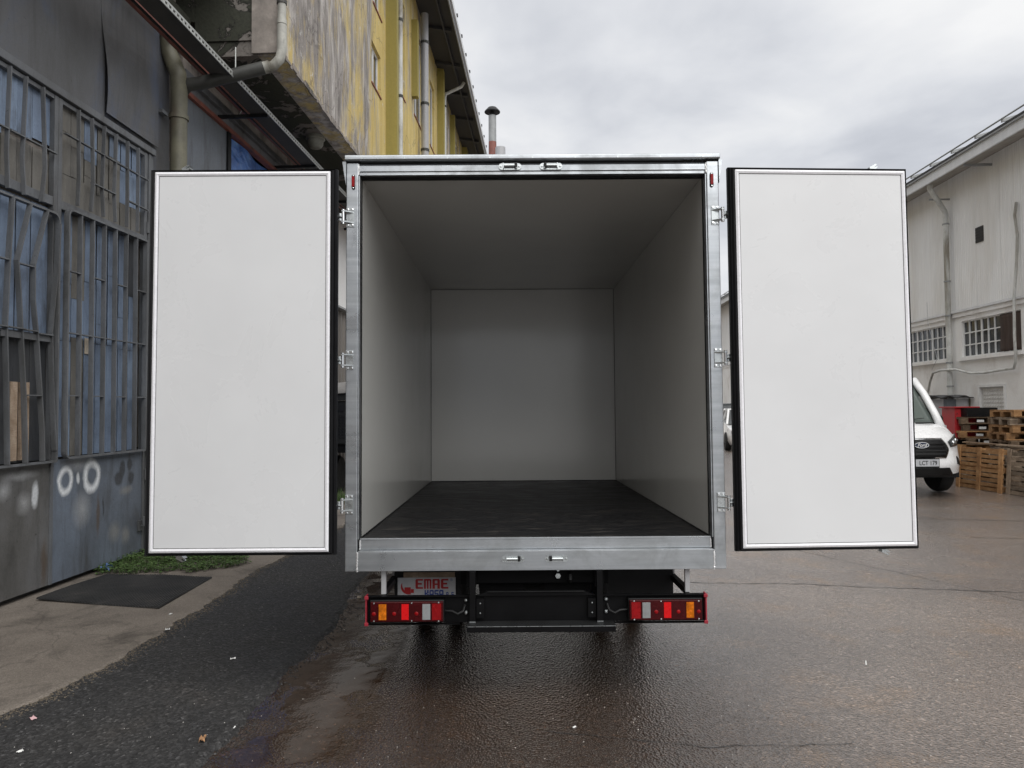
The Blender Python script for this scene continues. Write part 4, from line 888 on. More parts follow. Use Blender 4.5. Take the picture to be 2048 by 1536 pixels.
# under-run bar with the lamp clusters
bar = box('light_bar', 'black_steel', K, -.950, .950, .0, .012, -.470, -.320); 
box('bar_flange', 'black_steel', bar, -.950, -.34, -.030, -.0005, -.320, -.316); box('bar_flange', 'black_steel', bar, .34, .950, -.030, -.0005, -.320, -.316)
box('bar_flange', 'black_steel', bar, -.950, -.43, -.030, -.0005, -.475, -.471); box('bar_flange', 'black_steel', bar, .43, .950, -.030, -.0005, -.475, -.471)
MB().prism([(-.335, -.3195), (-.27, -.297), (.27, -.297), (.335, -.3195)], 'y', -.02, .011).build('raised_plate', 'black_steel', K)
box('raised_flange', 'dark_steel', K, -.272, .272, -.032, -.0205, -.2965, -.2935)
for s in (-1, 1):
    for z0, z1, xx in ((-.478, -.312, .9505),): box('end_strip', 'cap_red', K, s * xx, s * (xx + .007), -.034, .014, z0, z1)
    for z in (-.322, -.468): box('end_cap', 'cap_red', K, s * .940, s * .962, -.040, -.0345, z - .010, z + .010, .003)
    # lamp cluster
    L = box('lamp_cluster', 'black_plastic', K, s * .515, s * .930, -.044, -.0005, -.456, -.334, .004); sg = (lambda a, b: (s * a, s * b))
    box('lens', 'lens_red', L, s * .520, s * .925, -.058, -.0445, -.450, -.340, .004)
    def win(name, mat, a, b, ribs=False, z0=-.438, z1=-.352):
        w = box(name, mat, L, s * a, s * b, -.0605, -.0585, z0, z1)
        if ribs:
            n_ = 8
            for i in range(n_): xx = a + (b - a) * (i + .5) / n_; MB().tube([(s * xx, -.0605, z0), (s * xx, -.0605, z1)], (b - a) / n_ * .42, 6).build('rib', mat, w)
    win('amber_window', 'lens_amber', .836, .878, True); win('reflector', 'reflector', .711, .751); win('reverse_window', 'lens_clear', .591, .635, True); win('fog_window', 'lens_red_bright', .530, .581, False, -.440, -.350)
    for xx, zz in ((.905, -.346), (.905, -.444), (.695, -.346), (.695, -.444), (.545, -.344), (.545, -.446)): MB().lathe([(.005, -.0585), (.004, -.0615), (0, -.062)], (s * xx, 0, zz), 'y', 8).build('screw', 'chrome', L, True)
    # three dark reflex domes
    for xx in (.905, .792, .668): MB().lathe([(.011, -.0585), (.009, -.060), (0, -.0605)], (s * xx, 0, -.405), 'y', 12).build('reflex', 'lens_red_bright', L, True)
    MB().tube([(s * .512, -.02, -.40), (s * .47, -.03, -.40), (s * .44, -.035, -.415), (s * .41, -.03, -.40), (s * .40, -.01, -.37)], .007, 8).build('cable', 'black_plastic', K, True)
    box('post', 'black_steel', K, s * .372, s * .340, -.05, -.0005, -.462, -.179); box('post_foot', 'galvanised', K, s * .373, s * .339, -.056, -.0505, -.460, -.452)
    for z in (-.345, -.415): MB().lathe([(.011, -.0), (.011, -.010), (.006, -.014), (0, -.015)], (s * .395, -.0005, z), 'y', 8).build('bolt', 'galvanised', K)
    box('bracket', 'black_steel', K, s * .336, s * .292, -.030, -.0005, -.44, -.335); 
    for z in (-.358, -.412): MB().lathe([(.005, -.0305), (.004, -.034), (0, -.0345)], (s * .314, 0, z), 'y', 8).build('bolt', 'galvanised', K)
    # side guard post and rail running forward
    box('guard_post', 'pvc_grey', K, s * .878, s * .852, .02, .045, -.3155, -.179); box('guard_rail', 'dark_steel', K, s * .880, s * .850, .046, 1.0, -.330, -.295)
    box('guard_post', 'pvc_grey', K, s * .878, s * .852, .40, .43, -.2945, -.165)
for x0 in (-.33, .06): box('plate_carrier', 'black_steel', K, x0, x0 + .27, .20, .215, -.44, -.20)
# rear step
box('step_tread', 'dark_steel', K, -.385, .435, -.10, -.001, -.470, -.464); mb = MB()
for i in range(52):
    for j in range(6):
        x, y = -.375 + i * .0155 + (.007 if j % 2 else 0), -.092 + j * .016; mb.box(x - .004, x + .004, y - .0015, y + .0015, -.4638, -.462)
mb.build('tread_pattern', 'dark_steel', K, kind='stuff'); box('step_front', 'black_steel', K, -.385, .435, -.105, -.1005, -.498, -.464)
box('step_edge', 'galvanised', K, -.385, .435, -.1065, -.1055, -.467, -.4645)
box('centre_panel', 'black_steel', K, -.285, .285, .013, .02, -.44, -.30)
# chassis
for s in (-1, 1):
    box('chassis_rail', 'black_steel', K, s * .40, s * .345, .10, 5.3, -.30, -.18)
    box('mud_flap', 'rubber', K, s * .86, s * .45, .365, .375, -.50, -.19)
    gy = -.86 + .015 * 1.55
    for x0 in (.56, .80):
        w = MB().lathe([(.20, -.085), (.32, -.088), (.352, -.07), (.36, -.04), (.36, .04), (.352, .07), (.32, .088), (.20, .085)], (s * x0, 1.55, gy + .36), 'x', 28).build('wheel', 'tyre', K, True)
        MB().lathe([(.0, .0), (.10, .0), (.12, s * .05), (.2, s * .06), (.2, -s * .07)], (s * x0, 1.55, gy + .36), 'x', 20).build('rim', 'grey_plastic', w, True)
    gy = -.86 + .015 * 4.75
    w = MB().lathe([(.20, -.09), (.32, -.092), (.352, -.07), (.36, -.04), (.36, .04), (.352, .07), (.32, .092), (.20, .09)], (s * .74, 4.75, gy + .36), 'x', 28).build('wheel', 'tyre', K, True)
    MB().lathe([(.0, .0), (.10, .0), (.12, s * .05), (.2, s * .06), (.2, -s * .07)], (s * .74, 4.75, gy + .36), 'x', 20).build('rim', 'grey_plastic', w, True)
    MB().prism([(.9, -.20), (1.15, -.10), (1.95, -.10), (2.2, -.20), (2.2, -.23), (1.95, -.13), (1.15, -.13), (.9, -.23)], 'x', s * .45, s * .95).build('mudguard', 'black_plastic', K)
    mb = MB()
    for i in range(5): mb.bar((s * .45, .95 + i * .03, -.36 - i * .012), (s * .45, 2.2 - i * .03, -.36 - i * .012), .06, .009)
    mb.build('leaf_spring', 'black_steel', K)
MB().tube([(-.75, 1.55, -.48), (-.18, 1.55, -.48), (-.14, 1.55, -.48), (.14, 1.55, -.48), (.18, 1.55, -.48), (.75, 1.55, -.48)], [.05, .05, .14, .14, .05, .05], 14).build('rear_axle', 'black_steel', K, True)
MB().tube([(0, 1.4, -.46), (0, 4.0, -.38)], .04, 10).build('drive_shaft', 'black_steel', K, True)
for y in (.12, .9, 2.4, 3.4): box('cross_member', 'black_steel', K, -.344, .344, y, y + .06, -.28, -.20)
for i in range(7): y = .30 + i * .5; box('floor_bearer', 'black_steel', K, -1.02, 1.02, y, y + .06, -.155, -.06)
box('rear_beam', 'black_steel', K, -1.0, 1.0, .021, .08, -.172, -.06)
MB().tube([(.132, .118, -.236), (.132, .09, -.236)], .016, 6).build('bolt', 'galvanised', K); MB().tube([(.133, .118, -.205), (.133, .1, -.205)], .008, 6).build('bolt', 'galvanised', K)
MB().tube([(.20, .10, -.215), (.20, .06, -.225), (.20, .05, -.245), (.20, .07, -.262), (.20, .10, -.265)], .010, 8).build('tow_hook', 'dark_steel', K, True)
box('fuel_tank', 'black_plastic', K, .46, .90, 2.5, 3.3, -.52, -.20, .04)
box('hanger_strip', 'pallet_grey', K, -.80, -.485, .338, .345, -.294, -.262)
box('rear_cross_member', 'black_steel', K, -.44, .44, .22, .27, -.31, -.10)
MB().lathe([(.17, -.09), (.32, -.09), (.36, -.04), (.36, .04), (.32, .09), (.17, .09)], (0, .78, -.42), 'z', 26).build('spare_wheel', 'tyre', K, True)
# maker's plate hung on the left mud flap
pl = box('maker_plate', 'sign_white', K, -.838, -.482, .352, .360, -.425, -.297); PX, PZ, PYp = -.838, -.297, .3505
def strokes(name, mat, ox, oz, h, letters, w_, gap, th):
    mb = MB(); x = ox
    for ch in letters:
        for (a, b, c, d) in ch: mb.box(x + a * w_, x + c * w_, PYp - .0015, PYp, oz - h + b * h, oz - h + d * h)
        x += w_ + gap
    mb.build(name, mat, pl)
t_ = .30
LE = [(0, .08, .34, .92), (.08, .0, 1, .18), (.08, .82, 1, 1), (.34, .42, .85, .60)]; LM = [(0, 0, .26, 1), (.26, .82, .92, 1), (.40, 0, .62, .82), (.76, 0, 1, .92)]
LR = [(0, 0, .34, .95), (.08, .82, .92, 1), (.66, 0, 1, .90), (.34, .38, .66, .54)]
strokes('lettering', 'sign_red', -.728, -.305, .060, [LE, LM, LR, LE], .046, .006, 0)
LK = [(0, 0, .30, 1), (.30, .42, .62, .62), (.58, .55, .95, 1), (.58, 0, 1, .45)]; LA = [(0, 0, .28, .92), (.08, .80, .92, 1), (.70, 0, 1, .92), (.28, .32, .70, .50)]; LS_ = [(0, .5, .30, .92), (.08, .80, 1, 1), (.08, .42, .92, .58), (.70, .08, 1, .5), (0, 0, .92, .20)]
strokes('lettering', 'sign_blue', -.672, -.372, .046, [LK, LA, LS_, LA], .026, .004, 0)
strokes('lettering', 'sign_blue', -.540, -.386, .026, [LA, [(.3, 0, .5, .2)], LS_, [(.3, 0, .5, .2)]], .015, .001, 0)
vs, fs = text_polys('®', .022); MB().add([(-.507 + v[0], PYp - .001, -.318 + v[1]) for v in vs], fs).build('lettering', 'sign_blue', pl)
# emblem: curled red crescent round a small truck body
mb = MB(); A0, A1 = R(150), R(285); N = 14
vs = []
for i in range(N + 1):
    a = A0 + (A1 - A0) * i / N; w_ = .004 + .010 * math.sin(math.pi * i / N)
    vs += [(-.772 + (.046 - w_) * math.cos(a), PYp - .001, -.352 + (.046 - w_) * math.sin(a)), (-.772 + .046 * math.cos(a), PYp - .001, -.352 + .046 * math.sin(a))]
mb.add(vs, [(2 * i, 2 * i + 1, 2 * i + 3, 2 * i + 2) for i in range(N)]); mb.box(-.795, -.757, PYp - .002, PYp - .0005, -.389, -.355); mb.box(-.756, -.738, PYp - .002, PYp - .0005, -.389, -.366); mb.box(-.772, -.756, PYp - .002, PYp - .0005, -.398, -.3895); mb.build('emblem', 'sign_red', pl)
# cab (in front of the box, hidden from this side)
CB = thing
cabp = MB().prism([(3.95, -.35), (5.55, -.35), (5.62, .10), (5.50, .32), (5.05, 1.02), (4.85, 1.10), (3.95, 1.10)], 'x', -.86, .86).build('cab', 'white_paint', K, bevel=.04)
for s in (-1, 1):
    MB().prism([(4.15, .33), (5.32, .33), (4.98, .92), (4.15, .92)], 'x', s * .861, s * .868).build('side_window', 'glass_dark', cabp)
    MB().tube([(s * .86, 5.2, .45), (s * 1.05, 5.25, .5)], .014, 8).build('mirror_arm', 'black_plastic', cabp); box('mirror', 'black_plastic', cabp, s * .98, s * 1.14, 5.22, 5.28, .30, .62, .02)
MB().add([(-.75, 5.50, .34), (.75, 5.50, .34), (.70, 5.07, 1.0), (-.70, 5.07, 1.0)], [(0, 1, 2, 3)]).build('windscreen', 'windscreen', cabp, solid=.01)
# ================================================================== RIGHT: white warehouse (street frame)
RWX = 11.3
H = thing('white_warehouse', 'long white warehouse with ribbed cladding and low eaves on the right', 'building', S, (RWX, 30, 0))
ZB = 4.14; rg = random.Random(31)
wr = [(17.30, 19.70, 2.86, 3.84), (20.42, 22.9, 2.86, 3.84), (23.6, 26.0, 2.86, 3.84), (27, 29.4, 2.86, 3.84)]; dr = [(17.92, 19.02, .02, 2.10)]
us = sorted({6.0, 50.0, *[w[0] for w in wr + dr], *[w[1] for w in wr + dr]})
for a, b in zip(us, us[1:]):
    op = sorted([w for w in wr + dr if w[0] <= a + 1e-6 and w[1] >= b - 1e-6], key=lambda w: w[2]); z = 0
    for w in op:
        if w[2] > z: box('wall', 'white_plaster', H, RWX, RWX + .3, a, b, z, w[2])
        z = w[3]
    box('wall', 'white_plaster', H, RWX, RWX + .3, a, b, z, ZB - .01)
box('dark_interior', 'soffit_dark', H, RWX + .9, RWX + .95, 6, 50, 0, 4)
# ribbed cladding sheets, one metre wide
u = 6.0
while u < 50:
    mb = MB(); w_ = 1.0; pts = [(RWX + .10, u), (RWX + .02, u)]; nr = 12
    for i in range(nr):
        a = u + .01 + (w_ - .02) * i / nr; st = (w_ - .02) / nr; pts += [(RWX + .02, a), (RWX + .02, a + st * .45), (RWX + .013, a + st * .58), (RWX + .013, a + st * .86)]
    pts += [(RWX + .02, u + w_ - .012), (RWX + .10, u + w_ - .012)]
    mb.prism(pts, 'z', ZB, 8.0).build('cladding_sheet', 'cladding', H); u += w_
box('cladding_back', 'soffit_dark', H, RWX + .105, RWX + .2, 6, 50, ZB, 8.2)
box('ledge', 'gutter_grey', H, RWX - .07, RWX + .019, 6, 50, ZB - .02, ZB - .002); box('band', 'white_plaster', H, RWX - .045, RWX - .002, 6, 50, 3.97, ZB - .025); box('ledge', 'fascia_white', H, RWX - .085, RWX - .071, 6, 50, ZB - .05, ZB + .005)
for (a, b, z0, z1) in wr:
    n_ = 9; cs = [a + (b - a) * i / n_ for i in range(n_ + 1)]
    fr = MB().box(RWX + .05, RWX + .10, a, b, z0, z0 + .035).box(RWX + .05, RWX + .10, a, b, z1 - .035, z1).build('window', 'frame_white', H)
    for i, c_ in enumerate(cs): t_ = .03 if i % 3 == 0 else .014; box('mullion', 'frame_white', fr, RWX + .045, RWX + .095, c_ - t_, c_ + t_, z0 + .0355, z1 - .0355)
    for z in (z0 + (z1 - z0) / 3, z0 + 2 * (z1 - z0) / 3): box('transom', 'frame_white', fr, RWX + .040, RWX + .0445, a, b, z - .014, z + .014)
    for i in range(n_):
        for j in range(3):
            t_ = rg.uniform(-.004, .004); p0 = z0 + (z1 - z0) * j / 3 + .018; p1 = z0 + (z1 - z0) * (j + 1) / 3 - .018
            MB().box(RWX + .075 + t_, RWX + .079 + t_, cs[i] + .016, cs[i + 1] - .016, p0, p1).build('pane', 'glass_dark', fr)
    box('sill', 'white_plaster', H, RWX - .10, RWX + .04, a - .12, b + .1, z0 - .09, z0 - .004)
fb = thing('hanging_cloth', 'dark brown cloth hung in the right end of the warehouse window', 'cloth', S, (RWX + .02, 17.7, 2.88))
MB().grid(lambda s_, t_: (RWX + .028 + .008 * math.sin(s_ * 21) + .006 * math.sin(t_ * 9 + s_ * 5), 17.33 + .80 * s_ + .02 * math.sin(t_ * 7), 2.90 + .92 * t_), 20, 10).build('sheet', 'fabric_brown', fb, 'all', solid=.004)
# eaves with fascia, gutter and roof sheets
MB().prism([(RWX + .3, 8.02), (10.62, 7.72), (10.62, 7.66), (RWX + .3, 7.96)], 'y', 6, 50).build('eaves', 'concrete_grey', H)
box('fascia', 'fascia_white', H, 10.56, 10.61, 6, 50, 7.66, 7.93); box('gutter', 'gutter_grey', H, 10.50, 10.555, 6, 50, 7.90, 7.94)
MB().prism([(10.50, 7.955), (10.50, 8.0), (16, 9.6), (16, 9.55)], 'y', 6, 50).build('roof', 'roof_dark', H)
u = 6.4
while u < 50: MB().prism([(10.44, 8.0), (10.44, 8.07), (16, 9.70), (16, 9.62)], 'y', u, u + .06).build('roof_rib', 'gutter_grey', H); u += 1.0
MB().tube([(10.44, 6, 8.08), (10.44, 50, 8.08)], .02, 6).build('roof_rail', 'gutter_grey', H)
for u in (18.2, 24, 27): box('eaves_bracket', 'gutter_grey', H, 10.62, RWX, u, u + .05, 7.60, 7.66)
# downpipe with offset elbow
x = RWX - .12; u = 20.1
MB().tube([(10.72, u - .1, 7.68), (10.72, u - .1, 7.58), (10.78, u - .08, 7.50), (x - .03, u, 6.98), (x, u, 6.88), (x, u, .1)], .072, 14).build('downpipe', 'pvc_white', H, True)
for z in (6.6, 5.0, 4.05, 2.75, 2.1): MB().tube([(x, u, z - .02), (x, u, z + .02)], .086, 14).build('pipe_clamp', 'gutter_grey', H)
box('pipe_bracket', 'gutter_grey', H, 10.75, RWX, u - .02, u + .02, 7.28, 7.32)
box('vent_opening', 'soffit_dark', H, RWX - .004, RWX + .012, 18.64, 18.97, 5.80, 6.20)
for i in range(5): box('vent_louvre', 'dark_steel', H, RWX - .012, RWX - .005, 18.65, 18.96, 5.83 + i * .075, 5.86 + i * .075)
# door
dd = MB().box(RWX + .04, RWX + .08, 17.99, 18.95, .03, 2.03).build('door', 'door_metal_white', H)
box('door_frame', 'frame_white', H, RWX - .03, RWX + .05, 17.92, 17.985, .02, 2.10); box('door_frame', 'frame_white', H, RWX - .03, RWX + .05, 18.955, 19.02, .02, 2.10); box('door_frame', 'frame_white', H, RWX - .03, RWX + .05, 17.99, 18.95, 2.035, 2.10)
for i in range(8):
    for j in range(10):
        a, b = 18.07 + i * .105, 1.02 + j * .10; MB().add([(RWX + .039, a, b), (RWX + .039, a + .07, b), (RWX + .039, a + .07, b + .07), (RWX + .039, a, b + .07), (RWX + .018, a + .035, b + .035)], [(0, 1, 4), (1, 2, 4), (2, 3, 4), (3, 0, 4)]).build('stud', 'door_metal_white', dd)
# loose conduit: down the wall, across under the windows, down behind the van
cd = thing('conduit', 'pale flexible conduit looping down and across the warehouse wall', 'conduit', S, (RWX - .1, 20.9, 1.7))
MB().tube([(RWX - .04, 17.28, 6.40), (RWX - .06, 17.32, 6.1), (RWX - .05, 17.26, 5.6), (RWX - .06, 17.30, 5.0), (RWX - .14, 17.31, 4.1), (RWX - .14, 17.33, 3.2), (RWX - .13, 17.33, 2.62), (RWX - .12, 17.42, 2.45), (RWX - .10, 17.9, 2.44), (RWX - .09, 18.6, 2.40), (RWX - .10, 19.2, 2.42), (RWX - .13, 19.8, 2.55), (RWX - .25, 20.3, 2.55), (RWX - .25, 20.7, 2.50), (RWX - .18, 21.0, 2.25), (RWX - .15, 21.2, 1.9), (RWX - .12, 21.25, 1.5)], .032, 8).build('tube', 'pvc_white', cd, 'all')
wr_ = thing('thin_wire', 'thin loose wire dangling by the warehouse window near the downpipe', 'wire', S, (RWX - .05, 20.9, 2.7))
MB().tube([(RWX - .05, 21.3, 4.6), (RWX - .09, 21.2, 4.0), (RWX - .11, 20.9, 3.3), (RWX - .10, 20.75, 2.9), (RWX - .12, 21.0, 2.6)], .006, 5).build('strand', 'pvc_grey', wr_)
# lean-to booth beside the wall
bt = thing('booth', 'grey panelled booth with dark tin canopy behind the white van', 'booth', S, (10.8, 19.6, 0))
for i in range(3): box('panel', 'shop_sheet' if i == 1 else 'pvc_grey', bt, 10.3 + i * .32, 10.61 + i * .32, 19.4, 19.44, 0, 1.74)
box('side_panel', 'pvc_grey', bt, 10.3, 10.34, 19.445, 20.6, 0, 1.74); box('corner_post', 'pipe_green', bt, 11.27, 11.295, 19.38, 19.42, 0, 1.76)
MB().grid(lambda s_, t_: (10.15 + 1.13 * s_, 19.2 + 1.4 * t_, 1.80 + .03 * math.sin(s_ * 18) + .02 * math.sin(t_ * 5)), 24, 6).build('canopy', 'roof_dark', bt, solid=.02)
# red cabinet
rc = thing('electrical_cabinet', 'tall red steel electrical cabinet standing behind the pallets', 'cabinet', S, (9.1, 16.05, 0))
box('body', 'cabinet_red', rc, 8.87, 9.33, 15.8, 16.3, .86, 1.52, .006); box('roof', 'cabinet_red', rc, 8.83, 9.37, 15.74, 16.35, 1.522, 1.55, .004); box('stand', 'dark_steel', rc, 8.90, 9.30, 15.85, 16.25, 0, .858)
dr_ = box('door', 'cabinet_red', rc, 8.89, 9.31, 15.785, 15.799, .89, 1.49, .003); MB().lathe([(.02, -.0), (.02, -.012), (.0, -.014)], (9.28, 15.784, 1.20), 'y', 10).build('lock', 'chrome', dr_)
mb = MB()
for i, (a, b, c_, d) in enumerate(((0, 0, .03, .07), (.03, .07, .055, .05), (.06, 0, .08, .075), (.08, .075, .11, .06), (.02, .03, .10, .045))): mb.bar((9.00 + a, 15.782, 1.12 + b), (9.00 + c_, 15.782, 1.12 + d), .004, .010, (0, 0, 1))
mb.build('marking', 'paper_white', dr_); box('hinge', 'chrome', dr_, 8.90, 8.91, 15.77, 15.784, 1.38, 1.42)

# --- pallets
def slat(nm, m, par, x0, x1, y0, y1, z0, z1): return box(nm, m, par, x0, x1, y0, y1, z0, z1)
def make_pallet(mat):
    p = bpy.data.objects.new('pallet', None); COL.objects.link(p); BASE[p.name] = (0, 0, 0)
    for i in range(5): y = -.4 + .1625 * i; slat('deck_board', mat, p, -.6, .6, y, y + (.145 if i % 2 == 0 else .10), .122, .144)
    for x in (-.6, -.0725, .455): slat('stringer_board', mat, p, x, x + .145, -.4, .395, .100, .1215)
    for x in (-.6, -.0725, .455):
        for y in (-.4, -.05, .295): slat('block', mat, p, x, x + .145, y, y + .10, .0225, .0995)
    for y in (-.4, -.05, .295): slat('base_board', mat, p, -.6, .6, y, y + .10, 0, .022)
    return p
protos = {m: make_pallet(m) for m in ('pallet_wood', 'pallet_old', 'pallet_grey')}; used = set()
def place_pallet(m, x, y, z, rz, label, tilt=(0, 0)):
    o = protos[m] if m not in used else copy_tree(protos[m]); used.add(m)
    o.location = (x, y, z); o.rotation_euler = (tilt[0], tilt[1], rz); o['label'] = label; o['category'] = 'pallet'; o['group'] = 'wooden pallets by the warehouse'; return o
CT = ['topmost', 'second from top', 'third from top', 'fourth from top', 'fifth from top', 'sixth from top', 'seventh from top', 'eighth from top', 'ninth from top', 'tenth from top']
z = .0; rg = random.Random(77)
for i in range(9):
    m = 'pallet_old' if i in (1, 2, 3, 5, 7) else ('pallet_wood' if i in (4, 6) else 'pallet_grey')
    if i == 8: m = 'pallet_old'
    o = place_pallet(m, 10.25 + rg.uniform(-.05, .05), 15.5 + rg.uniform(-.03, .03), z, R(-4 + rg.uniform(-7, 7)), '%s weathered pallet in the stack beside the red cabinet' % CT[8 - i]); z += .148
    box('ticket', 'paper_white', o, -.585 + .30, -.585 + .44, -.404, -.401, .035, .085) if i > 3 else None
z = 0; lean = 0
for i in range(10):
    m = 'pallet_wood' if i in (6, 7, 9) else ('pallet_grey' if i in (2, 3, 4, 8) else 'pallet_old')
    lean += rg.uniform(-.01, .035)
    place_pallet(m, 10.25 + lean * .5, 14.05 + rg.uniform(-.03, .03), z, R(-8 + rg.uniform(-6, 6)), '%s pallet in the right stack at the picture edge' % CT[9 - i]); z += .149
z = 0
# upright pallets facing the road, standing in a row
def make_upright(mat):
    p = bpy.data.objects.new('upright_pallet', None); COL.objects.link(p); BASE[p.name] = (0, 0, 0)
    for i in range(9): z_ = .01 + i * .085; slat('deck_board', mat, p, .016, .034, -.6, .6, z_, z_ + .062)
    for y in (-.6, -.0475, .505): slat('post_board', mat, p, -.006, .015, y, y + .095, 0, .80)
    for y in (-.58, -.03, .50):
        for z_ in (.02, .36, .69): slat('block', mat, p, .035, .11, y, y + .09, z_, z_ + .09)
    for z_ in (.02, .36, .69): slat('base_board', mat, p, .111, .13, -.6, .6, z_, z_ + .095)
    return p
up0 = make_upright('pallet_wood')
UP = [(8.70, 13.35, R(3), 'orange brown pallet stood upright beside the van'), (8.77, 12.12, R(-2), 'grey brown pallet stood upright at the right picture edge')]
for i, (x, y, rz, lab) in enumerate(UP):
    o = up0 if i == 0 else copy_tree(up0)
    o.location = (x, y, 0); o.rotation_euler = (0, R(4), rz); o['label'] = lab; o['category'] = 'pallet'; o['group'] = 'pallets standing on edge'
    if i == 1:
        for ch in o.children: ch.data = ch.data.copy(); ch.data.materials[0] = MATS['pallet_grey']
# loose boards and a dark sheet lying over the upright pallets
for i, (x0, y0, x1, y1, z_, m, lab) in enumerate(((8.85, 13.95, 9.3, 12.9, .86, 'pallet_old', 'dark loose board laid across the top of the upright pallet beside the van'), (9.0, 13.2, 9.5, 11.8, .84, 'pallet_grey', 'pale grey loose board sloping over the upright pallets at the picture edge'))):
    o = MB().bar((x0, y0, z_), (x1, y1, z_ - .03), .10, .022).build('loose_board', m); tag(o, lab, 'board')
cr = thing('black_crate', 'black plastic crate on top of the dark pallet stack by the red cabinet', 'crate', I4, (10.0, 15.45, 1.333))
mb = MB(); X0, X1, Y0_, Y1_, ZA = 9.70, 10.35, 15.15, 15.75, 1.336
box('base', 'black_plastic', cr, X0, X1, Y0_, Y1_, ZA, ZA + .02); 
for a in ((X0, X1, Y0_, Y0_ + .02), (X0, X1, Y1_ - .02, Y1_), (X0, X0 + .02, Y0_ + .021, Y1_ - .021), (X1 - .02, X1, Y0_ + .021, Y1_ - .021)): box('side', 'black_plastic', cr, *a, ZA + .021, ZA + .19)

# --- the white van
V = thing('white_van', 'white delivery van facing the camera, half hidden by the right door', 'van', Matrix.Translation((7.01, 12.2, 0)), (0, 0, 0))
def F(x, z):
    ax = min(abs(x), 1.02); y = .02 + .36 * (ax / .85) ** 3
    y += .10 * max(0, (z - .72)) ** 1.0 + (.35 * max(0, z - .95) if z > .95 else 0)
    y -= .045 * math.exp(-((z - .56) / .13) ** 2); return y
def hoodz(x, t): return 1.04 + .24 * math.sin(t * math.pi / 2) ** .9 - .05 * abs(x) ** 2.5
xs = [-1.02 + 2.04 * i / 40 for i in range(41)]
mb = MB(); mb.grid(lambda u, v: (-1.02 + 2.04 * u, F(-1.02 + 2.04 * u, .40 + .64 * v), .40 + .64 * v), 40, 20); 
mb.grid(lambda u, v: ((-1.02 + 2.04 * u) * (1 - .10 * v), F(-1.02 + 2.04 * u, 1.04) * (1 - v) + v * (.92 + .10 * abs(-1.02 + 2.04 * u)), hoodz(-1.02 + 2.04 * u, v) if True else 0), 40, 12)
mb.build('front_shell', 'white_paint', V, 'all')
# sides, roof and A-pillars
def sec(y, w, z): return (w, y, z)
side = MB()
for s in (-1, 1):
    side.grid(lambda u, v: (s * (1.02 - .14 * max(0, v - .45) ** 1.3), .64 + 4.9 * u if u > 0 else .64, .40 + (.66 + 1.35 * min(1, max(0, (.64 + 4.9 * u - .98) / 1.15))) * v), 40, 14)
side.build('side_panel', 'white_paint', V, True)
ZR = 2.10
MB().grid(lambda u, v: ((-.86 + 1.72 * u), 1.60 + .55 * v + .10 * abs(-1 + 2 * u) ** 2, 2.02 + .42 * math.sin(v * math.pi / 2) - .06 * abs(-1 + 2 * u) ** 3), 16, 8).build('roof_front', 'white_paint', V, 'all')
MB().grid(lambda u, v: ((-.92 + 1.84 * u), 2.1 + 3.44 * v, 2.46 - .10 * abs(-1 + 2 * u) ** 4), 16, 2).build('roof', 'white_paint', V, 'all')
box('rear_wall', 'white_paint', V, -1.0, 1.0, 5.50, 5.54, .4, 2.4)
for s in (-1, 1):
    MB().tube([(s * .90, .92, 1.17), (s * .905, 1.13, 1.45), (s * .895, 1.45, 1.82), (s * .87, 1.72, 2.08)], [.075, .065, .065, .07], 10).build('door_pillar', 'white_paint', V, 'all')
    MB().grid(lambda u, v: (s * (.945 - .03 * v), 1.10 + .62 * v + 1.0 * u * (1 - .3 * v), 1.22 + .80 * v), 4, 4).build('side_window', 'glass_dark', V, 'all', solid=.01)
    MB().grid(lambda u, v: (s * (.99 - .10 * v * u), .9 + 1.2 * u, 1.0 + .22 * v), 6, 3).build('door_skin', 'white_paint', V, 'all')
    m_ = MB().lathe([(.0, -.07), (.045, -.05), (.055, 0), (.055, .07), (.04, .11), (.0, .12)], (s * 1.06, 1.22, 1.28), 'z', 14).build('mirror', 'black_plastic', V, 'all')
MB().grid(lambda u, v: ((-.86 + 1.72 * u) * (1 - .02 * v), .93 + .70 * v + .10 * abs(-1 + 2 * u) ** 2.5, 1.245 + .80 * v), 16, 8).build('windscreen', 'windscreen', V, 'all', solid=.008)
MB().grid(lambda u, v: ((-.90 + 1.80 * u), .88 + .055 * v + .10 * abs(-1 + 2 * u) ** 2.5, 1.222 + .035 * v + 0 * u), 16, 2).build('cowl', 'black_plastic', V, 'all', solid=.01)
for a, b in ((-.75, -.05), (.0, .62)): MB().tube([(a, .905 + .06, 1.285), (b, .98, 1.35)], .008, 6).build('wiper', 'black_plastic', V)
MB().grid(lambda u, v: (.30 + .33 * u, .68 + .03 * v + .03 * u, hoodz(.4, .66) + .012 + .02 * v), 4, 1).build('hood_slot', 'black_plastic', V, solid=.008)
def patch(name, mat, par, fx0, fx1, z0, z1, off, nu=14, nv=8, lab=None):
    def fn(u, v):
        z = z0 + (z1 - z0) * v; a, b = fx0(v), fx1(v); x = a + (b - a) * u; return (x, F(x, z) - off, z)
    return MB().grid(fn, nu, nv).build(name, mat, par, 'all', solid=.012, label=lab)
hexr = lambda v: .52 - .18 * abs(v - .42) ** 1.3 * 1.6
gr_s = patch('grille_surround', 'chrome', V, lambda v: -hexr(v) - .02, lambda v: hexr(v) + .02, .675, 1.02, .006)
gr = patch('grille', 'black_plastic', V, lambda v: -hexr(v), lambda v: hexr(v), .695, 1.0, .016)
for z in (.745, .80, .865, .93): patch('grille_bar', 'dark_steel', gr, lambda v: -.44, lambda v: .44, z - .012, z + .012, .030, 14, 2)
